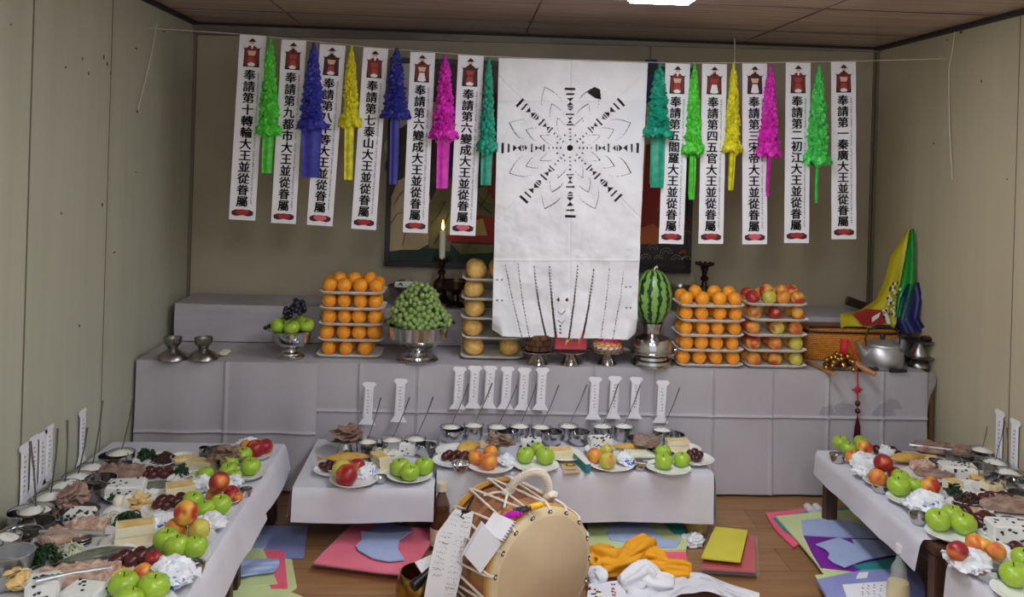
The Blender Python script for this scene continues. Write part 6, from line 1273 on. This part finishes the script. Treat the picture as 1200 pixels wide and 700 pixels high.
# binder clip and the long list it holds
a, z = find_on_drum(549, 603); cpt = on_drum(a, z, .012); Yc = cpt.y - .015
b = MB(); q = lambda x, y, d=0.: gy(x, y, Yc + d)
b.prism([q(541, 596), q(552, 598), q(551, 604), q(540, 602)], (0, -.014, 0)); b.tube([q(547, 598, -.007), q(552, 588, -.004), q(555, 583, -.002)], .0035, 8); b.tube([q(543, 601, -.015), q(540, 606, -.017), q(544, 608, -.018)], .003, 8)
thing('binder_clip', 'black binder clip at the upper left of the drum', 'clip', (0, 0, 0), data=b.mesh('binder_clip', 'black plastic', angle=40))
def strip_pt(u, v):
    l = [(533, 597), (512, 625), (504, 660), (496, 705), (490, 745)]; r_ = [(555, 601), (549, 635), (541, 670), (533, 705), (526, 750)]
    f = v * 4; i = min(3, int(f)); t = f - i; L_ = [l[i][k] + (l[i + 1][k] - l[i][k]) * t for k in (0, 1)]; R2 = [r_[i][k] + (r_[i + 1][k] - r_[i][k]) * t for k in (0, 1)]
    return q(L_[0] + (R2[0] - L_[0]) * u, L_[1] + (R2[1] - L_[1]) * u, -.018 - .05 * math.sin(v * 1.5) + .006 * math.sin(u * 3))
b = MB(); b.grid(8, 30, strip_pt); t = thing('paper_list', 'long white paper list with handwritten lines hanging from the binder clip beside the drum', 'paper list', (0, 0, 0), data=b.mesh('paper_list', 'paper', angle=80))
rr = random.Random(12); b = MB()
for k in range(17):
    v = .05 + .043 * k
    for (u0_, u1_) in ((.1, .42), (.58, .92)):
        if (k in (3,) and u0_ < .3) or rr.random() < .06 or (k > 11 and u0_ < .3 and k != 12): continue
        n = rr.randint(5, 8)
        for s in range(n):
            u = u0_ + (u1_ - u0_) * (s + rr.uniform(.1, .9)) / n; dv = rr.uniform(-.007, .007); p0_ = strip_pt(u, v + dv) + Vector((0, -.0016, 0)); p1_ = strip_pt(min(.97, u + rr.uniform(.0, .04)), v + dv + rr.uniform(-.008, .008)) + Vector((0, -.0016, 0)); b.tube([p0_, p1_], .0009, 4)
link('handwriting', b.mesh('handwriting', 'ink'), t)

# ---------------------------------------------------------------- things on the floor
def bottle(px, pyb, h, prof, label, glassm, liqm, fill, capm, cap, lab=None):
    p = gz(px, pyb, 0.002); t = thing('bottle', label, 'bottle', p); b = MB(); b.lathe([(r * h, z * h) for r, z in prof], 32); link('glass', b.mesh('glass', glassm, angle=50), t)
    inner = [(max(0, r * h - .002), z * h) for r, z in prof if .01 < z < fill]; b = MB(); b.lathe([(0, .004)] + inner + [(0, inner[-1][1])], 32); link('liquid', b.mesh('liquid', liqm, angle=50), t)
    b = MB(); b.lathe([(0, cap[0] * h), (cap[2] * h, cap[0] * h), (cap[2] * h * 1.02, (cap[0] + cap[1]) / 2 * h), (cap[2] * h, cap[1] * h), (0, cap[1] * h)], 20); link('cap', b.mesh('cap', capm, angle=40), t)
    if lab: b = MB(); b.lathe([(lab[2] * h, lab[0] * h), (lab[2] * h + .001, lab[0] * h), (lab[2] * h + .001, lab[1] * h), (lab[2] * h, lab[1] * h)], 32); link('label_band', b.mesh('label_band', 'cream cap'), t)
bottle(516, 643, .262, [(0, 0), (.15, 0), (.16, .01), (.16, .42), (.15, .5), (.125, .56), (.128, .6), (.13, .66), (.1, .74), (.062, .82), (.055, .86), (.055, .92)], 'brown bottle with cream cap and pale label behind the paper list', 'brown glass', 'brown liquor', .62, 'cream cap', (.88, 1.0, .075), (.08, .34, .161))
bottle(1052, 716, .235, [(0, 0), (.15, 0), (.17, .02), (.17, .34), (.155, .44), (.12, .51), (.108, .56), (.118, .61), (.1, .68), (.055, .76), (.045, .82), (.045, .9)], 'clear glass bottle of amber liquor at the bottom edge, right', 'glass', 'amber liquor', .48, 'clear cap', (.88, 1.0, .062))
LAY = [0]
def sheet(name, cat, label, pts, z, th, m, group=None, wav=.0):
    P_ = [gz(x, y, z) for x, y in pts]; b = MB(); b.prism(P_, (0, 0, th)); c = sum(P_, Vector()) / len(P_)
    o = thing(name, label, cat, (0, 0, 0), group, data=b.mesh(name, m, smooth=False)); return o
def film(o, pts, z, th):
    b = MB(); b.prism([gz(x, y, z) for x, y in pts], (0, 0, th)); link('film', b.mesh('film', 'clear film', smooth=False), o)
G = 'coloured paper on the floor'
# left: beside the left wall table
o = sheet('paper_pack', 'paper', 'lilac-blue paper pack on the floor left of the small table', [(309, 618), (361, 618), (356, 655), (300, 655), (290, 640)], .003, .006, 'lilac sheet')
sheet('paper_sheet', 'paper', 'folded light blue scrap on the lilac pack, left floor', [(300, 628), (319, 627), (311, 643), (290, 645)], .0105, .003, 'blue sheet')
sheet('paper_sheet', 'paper', 'rounded pale green sheet under the pink sheet, left floor', [(325, 655), (342, 657), (348, 690), (338, 697), (318, 693), (312, 660)], .003, .004, 'green sheet')
sheet('paper_sheet', 'paper', 'bright pink folded sheet on the left floor', [(308, 646), (333, 647), (337, 690), (318, 692), (310, 672)], .0085, .006, 'pink sheet')
sheet('paper_sheet', 'paper', 'pale green sheet between pink and blue sheets, left floor', [(290, 644), (308, 644), (318, 668), (325, 685), (300, 688), (268, 686), (270, 665)], .0158, .004, 'green sheet')
b = MB(); b.grid(28, 14, lambda u, v: gz(262 + 65 * u - 6 * v + (3 * math.sin(v * 3.14) if u > .8 else 0), 655 + 22 * v - 6 * u * v + 3 * (1 - u) * v, .025 + .014 * abs(math.sin(u * 5 + v * 3)) * (1 - u * .5) + .004 * abs(math.sin(v * 9))))
thing('paper_sheet', 'rumpled blue sheet folded over on the left floor', 'paper', (0, 0, 0), data=b.mesh('paper_sheet', 'blue sheet'))
b = MB(); b.grid(24, 12, lambda u, v: gz(250 + 120 * u, 678 + 14 * u * u * 2.0 + (60 - 18 * u) * v, .022 - .012 * u + .004 * math.sin(u * 7)))
thing('paper_sheet', 'large curved pale green sheet at the bottom edge, left of the drum', 'paper', (0, 0, 0), data=b.mesh('paper_sheet', 'green sheet'))
# pink pack in front of the small table
pk = [(412, 617), (440, 616), (508, 622), (503, 640), (480, 675), (440, 671), (368, 661), (380, 648)]
b = MB()
for k in range(6): b.prism([gz(x + RND.uniform(-1.2, 1.2), y + RND.uniform(-.8, .8), .003 + .006 * k) for x, y in pk], (0, 0, .0055))
o = thing('paper_pack', 'thick pack of bright pink sheets on the floor before the small table', 'paper', (0, 0, 0), data=b.mesh('paper_pack', 'pink sheet', smooth=False)); film(o, [(410, 616), (440, 615), (509, 621), (505, 641), (482, 677), (440, 673), (364, 663), (378, 648)], .0395, .002)
sheet('paper_sheet', 'paper', 'lilac sheet tucked under the light blue one on the pink pack', [(442, 612), (482, 618), (478, 625), (445, 630), (432, 624)], .0425, .002, 'lilac sheet')
sheet('paper_sheet', 'paper', 'light blue sheet with curved sides lying on the pink pack', [(423, 624), (450, 627), (483, 624), (468, 634), (466, 645), (474, 657), (455, 659), (436, 655), (420, 646), (417, 641), (424, 634)], .045, .005, 'blue sheet')
# behind and right of the drum
o = sheet('paper_sheet', 'paper', 'large pale green sheet pile right of the drum', [(688, 606), (780, 606), (806, 633), (804, 650), (690, 652)], .003, .02, 'green sheet')
sheet('paper_sheet', 'paper', 'pink sheets under the pale green pile right of the drum', [(690, 650), (803, 648), (806, 664), (692, 668)], .003, .012, 'pink sheet'); sheet('paper_sheet', 'paper', 'teal sheet edge under the table right of the drum', [(770, 606), (796, 606), (806, 628), (790, 626)], .024, .003, 'teal sheet')
sheet('paper_sheet', 'paper', 'light blue sheet with rounded ends on the green pile right of the drum', [(706, 609), (752, 610), (766, 622), (775, 632), (797, 636), (792, 643), (770, 643), (738, 637), (716, 634), (711, 625), (716, 619)], .0235, .005, 'blue sheet')
packet(gz(812, 637, .004), .05, 'crumpled clear plastic bag between green pile and yellow stack', 'wrapper', rot=(0, 0, .5), seed=77, name='plastic_bag')
b = MB(); P_ = gz(815, 614, .03); b.lathe([(0, 0), (.045, 0), (.05, .02), (.045, .05), (.03, .055), (.028, .04), (0, .035)], 20); thing('tape_roll', 'small beige tape roll in shadow under the wide table', 'tape', (P_.x, P_.y, .003), data=b.mesh('tape_roll', 'fried edge'))
# red and yellow stack
rd = [(833, 626), (884, 630), (886, 672), (822, 668)]
b = MB()
for k in range(5): b.prism([gz(x + RND.uniform(-.6, .6), y, .003 + .006 * k) for x, y in rd], (0, 0, .0055), 1 if k < 4 else 0)
o = thing('paper_pack', 'pack of dark red sheets in clear film right of the drum', 'paper', (0, 0, 0), data=b.mesh('paper_pack', ['red sheet', 'maroon sheet'], smooth=False)); film(o, [(830, 625), (888, 628), (890, 676), (820, 672)], .0335, .0015)
b = MB(); yl = [(838, 619), (876, 623), (867, 660), (822, 655)]
for k in range(4): b.prism([gz(x + RND.uniform(-.6, .6), y + RND.uniform(-.4, .4), .0355 + .006 * k) for x, y in yl], (0, 0, .0055))
thing('paper_pack', 'stack of folded lemon yellow sheets on the dark red pack', 'paper', (0, 0, 0), data=b.mesh('paper_pack', 'lemon sheet', smooth=False))
# saffron cloth and white cloth
rr = random.Random(9); b = MB()
def rope_fold(pts, rad, seed):
    P_ = [on(x, y, 0, zz) for x, y, zz in pts]; fine = []
    for i in range(len(P_) - 1):
        for k in range(12): fine.append(P_[i].lerp(P_[i + 1], k / 12))
    fine.append(P_[-1]); n = len(fine); bb = MB(); bb.tube(fine, [rad * (.55 + .55 * math.sin(math.pi * (i + 1) / (n + 1)) ** .5) for i in range(n)], 44)
    for i, p in enumerate(bb.v):
        k = i % 44; a = 6.2832 * k / 44; c = fine[min(n - 1, i // 44)]; d = Vector(p) - c; s = 1 + .24 * math.sin(a * 5 + seed + (i // 44) * .1) + .08 * math.sin(a * 9 - (i // 44) * .16) + .14 * fbm(p, 12, seed); q_ = c + d * s; q_.z = max(q_.z, .0265); bb.v[i] = tuple(q_)
    b.add(bb.v, bb.f)
for pts, rad, s in (([(690, 655, .05), (700, 653, .06), (716, 656, .07), (732, 655, .06)], .038, 1), ([(697, 668, .05), (697, 662, .055), (704, 660, .06)], .03, 2), ([(700, 668, .045), (715, 664, .05), (738, 660, .055), (752, 652, .06)], .035, 3), ([(726, 660, .05), (742, 648, .075), (756, 640, .09), (762, 646, .06)], .036, 4), ([(752, 652, .06), (768, 656, .05), (778, 664, .04)], .034, 5), ([(756, 664, .045), (776, 670, .04), (788, 671, .042), (808, 672, .045)], .024, 6), ([(762, 668, .04), (785, 665, .045), (810, 667, .045)], .026, 7)): rope_fold(pts, rad, s)
thing('saffron_cloth', 'crumpled saffron yellow cloth on the floor right of the drum', 'cloth', (0, 0, 0), data=b.mesh('saffron_cloth', 'saffron cloth', angle=180))
b = MB(); rope_fold([(728, 684, .05), (745, 678, .06), (756, 672, .07), (766, 682, .05), (790, 686, .05)], .036, 11); rope_fold([(690, 680, .04), (700, 676, .05), (706, 684, .04)], .03, 13)
b.grid(50, 24, lambda u, v: (lambda q: gz(q[0], q[1], .012 + .022 * abs(math.sin(u * 9 + v * 2.5)) * (1 - .5 * u) + .012 * fbm((u * 3, v * 2, 1), 2.5) + .012))((740 + 150 * u - 14 * v * (u < .5), 680 + 18 * (u - .35) ** 2 * 2 - 10 * math.exp(-((u - .5) / .2) ** 2) + (28 + 10 * math.sin(u * 7)) * v)))
thing('white_cloth', 'rumpled white cloth on the floor below the saffron cloth', 'cloth', (0, 0, 0), data=b.mesh('white_cloth', 'white cloth', angle=180))
o = sheet('printed_towel', 'towel', 'white towel with red letters and printed flowers at the bottom edge right of the drum', [(690, 688), (728, 684), (738, 712), (686, 716)], .03, .012, 'white cloth')
b = MB(); rr = random.Random(15)
for k in range(6):
    for s in range(3): c = on(716 + s * 1.6 + rr.uniform(-1, 1) + k * .5, 686 + 4 * k + rr.uniform(-1, 1), .0428); b.box(c, (.012 if s % 2 else .004, .003 if s % 2 else .012, .0012), 0)
for k in range(26): c = on(rr.uniform(690, 704), rr.uniform(689, 704), .0428); b.box(c, (.008, .007, .0012), 1 + k % 3, None, rr.uniform(0, 3))
link('print', b.mesh('print', ['silk red', 'silk red', 'candy yellow', 'silk navy'], smooth=False), o)
sheet('paper_sheet', 'paper', 'pink sheet peeping out below the white cloth', [(735, 690), (790, 690), (800, 712), (740, 712)], .004, .006, 'pink sheet')
# brass bowl, black microphone and white scrap left of the drum
p = gz(492, 712, 0.002); b = MB(); b.lathe([(0, 0), (.06, 0), (.075, .02), (.085, .06), (.08, .1), (.07, .12), (.072, .125), (.068, .125), (.075, .1), (.078, .06), (.065, .02), (0, .012)], 32); thing('brass_bowl', 'dark brass bowl on the floor at the bottom edge, left of the paper list', 'bowl', p, data=b.mesh('brass_bowl', 'brass', angle=40))
b = MB(); a, c = gz(484, 688, .13), gz(506, 668, .16); b.tube([a, a.lerp(c, .3), a.lerp(c, .32), c], [.019, .019, .015, .013], 16); thing('microphone', 'black microphone leaning on the brass bowl left of the drum', 'microphone', (0, 0, 0), data=b.mesh('microphone', 'black plastic', angle=40))
b = MB(); b.prism([gz(486, 660, .14), gz(506, 651, .15), gz(504, 668, .14), gz(495, 674, .135)], (0, .002, .002)); thing('paper_scrap', 'white paper scrap behind the microphone left of the paper list', 'paper', (0, 0, 0), data=b.mesh('paper_scrap', 'banner paper', smooth=False))
# right floor sheets
sheet('paper_sheet', 'paper', 'pink sheets at the far left of the pile by the right wall table', [(897, 603), (935, 599), (960, 597), (962, 606), (936, 640), (930, 643), (908, 622)], .003, .007, 'pink sheet')
sheet('paper_sheet', 'paper', 'teal sheets between pink and green in the pile by the right wall table', [(906, 608), (960, 598), (1000, 595), (1000, 610), (930, 630), (918, 622)], .0105, .004, 'teal sheet')
sheet('paper_sheet', 'paper', 'large pale green sheet in the pile by the right wall table', [(909, 607), (958, 602), (1000, 599), (1060, 640), (1060, 676), (966, 676), (955, 660), (935, 636)], .015, .007, 'green sheet')
sheet('paper_sheet', 'paper', 'purple sheet in the pile by the right wall table', [(941, 627), (1040, 632), (1060, 660), (1006, 671), (962, 666), (952, 650)], .0225, .004, 'purple sheet')
sheet('paper_sheet', 'paper', 'light blue sheet at the rear of the pile by the right wall table', [(939, 611), (958, 609), (990, 611), (1045, 626), (1050, 632), (990, 631), (941, 628)], .027, .004, 'blue sheet')
sheet('paper_sheet', 'paper', 'star-cut light blue sheet on the purple sheet', [(956, 639), (983, 631), (1001, 639), (998, 633), (1030, 634), (1060, 650), (1040, 652), (1012, 658), (990, 666), (976, 660), (970, 655), (972, 650), (968, 645)], .0315, .004, 'blue sheet')
sheet('paper_sheet', 'paper', 'teal sheet edge below the star-cut blue sheet', [(1000, 664), (1060, 652), (1075, 668), (1010, 670)], .027, .004, 'teal sheet')
sheet('paper_sheet', 'paper', 'second pale green sheet below the purple sheet', [(955, 675), (1004, 672), (1004, 684), (960, 684)], .0225, .003, 'green sheet')
sheet('paper_pack', 'paper', 'lilac pack at the bottom edge under the written note', [(957, 683), (1010, 672), (1072, 670), (1084, 690), (1084, 730), (980, 730), (968, 702)], .026, .012, 'lilac sheet')
o = sheet('written_note', 'note', 'white note with handwriting on the lilac pack', [(987, 686), (1040, 682), (1050, 715), (1000, 722)], .0385, .002, 'banner paper')
b = MB(); rr = random.Random(22)
for k in range(4):
    for s in range(5): c = on(1011 + 7 * k + rr.uniform(-1, 1) - s * .2, 686 + 3.6 * s + rr.uniform(-1, 1), .041); b.box(c, (rr.uniform(.004, .009), .002, .0008), 0, None, rr.uniform(-.6, .6)); b.box(c, (.002, rr.uniform(.004, .008), .0008), 0, None, rr.uniform(-.6, .6))
link('handwriting', b.mesh('handwriting', 'ink', smooth=False), o)
sheet('paper_scrap', 'paper', 'small white scrap between purple sheet and lilac pack', [(1006, 672), (1018, 671), (1016, 678), (1003, 679)], .0385, .002, 'banner paper')
for px, lab in ((949, 'left'), (959, 'right')):
    p = gz(px, 597, .02); b = MB(); b.tube([p + Vector((0, -.03, 0)), p + Vector((0, .03, 0))], .017, 14); thing('white_roll', f'small white tape roll under the right wall table, the {lab} one of two', 'roll', (0, 0, 0), data=b.mesh('white_roll', 'clear cap'))
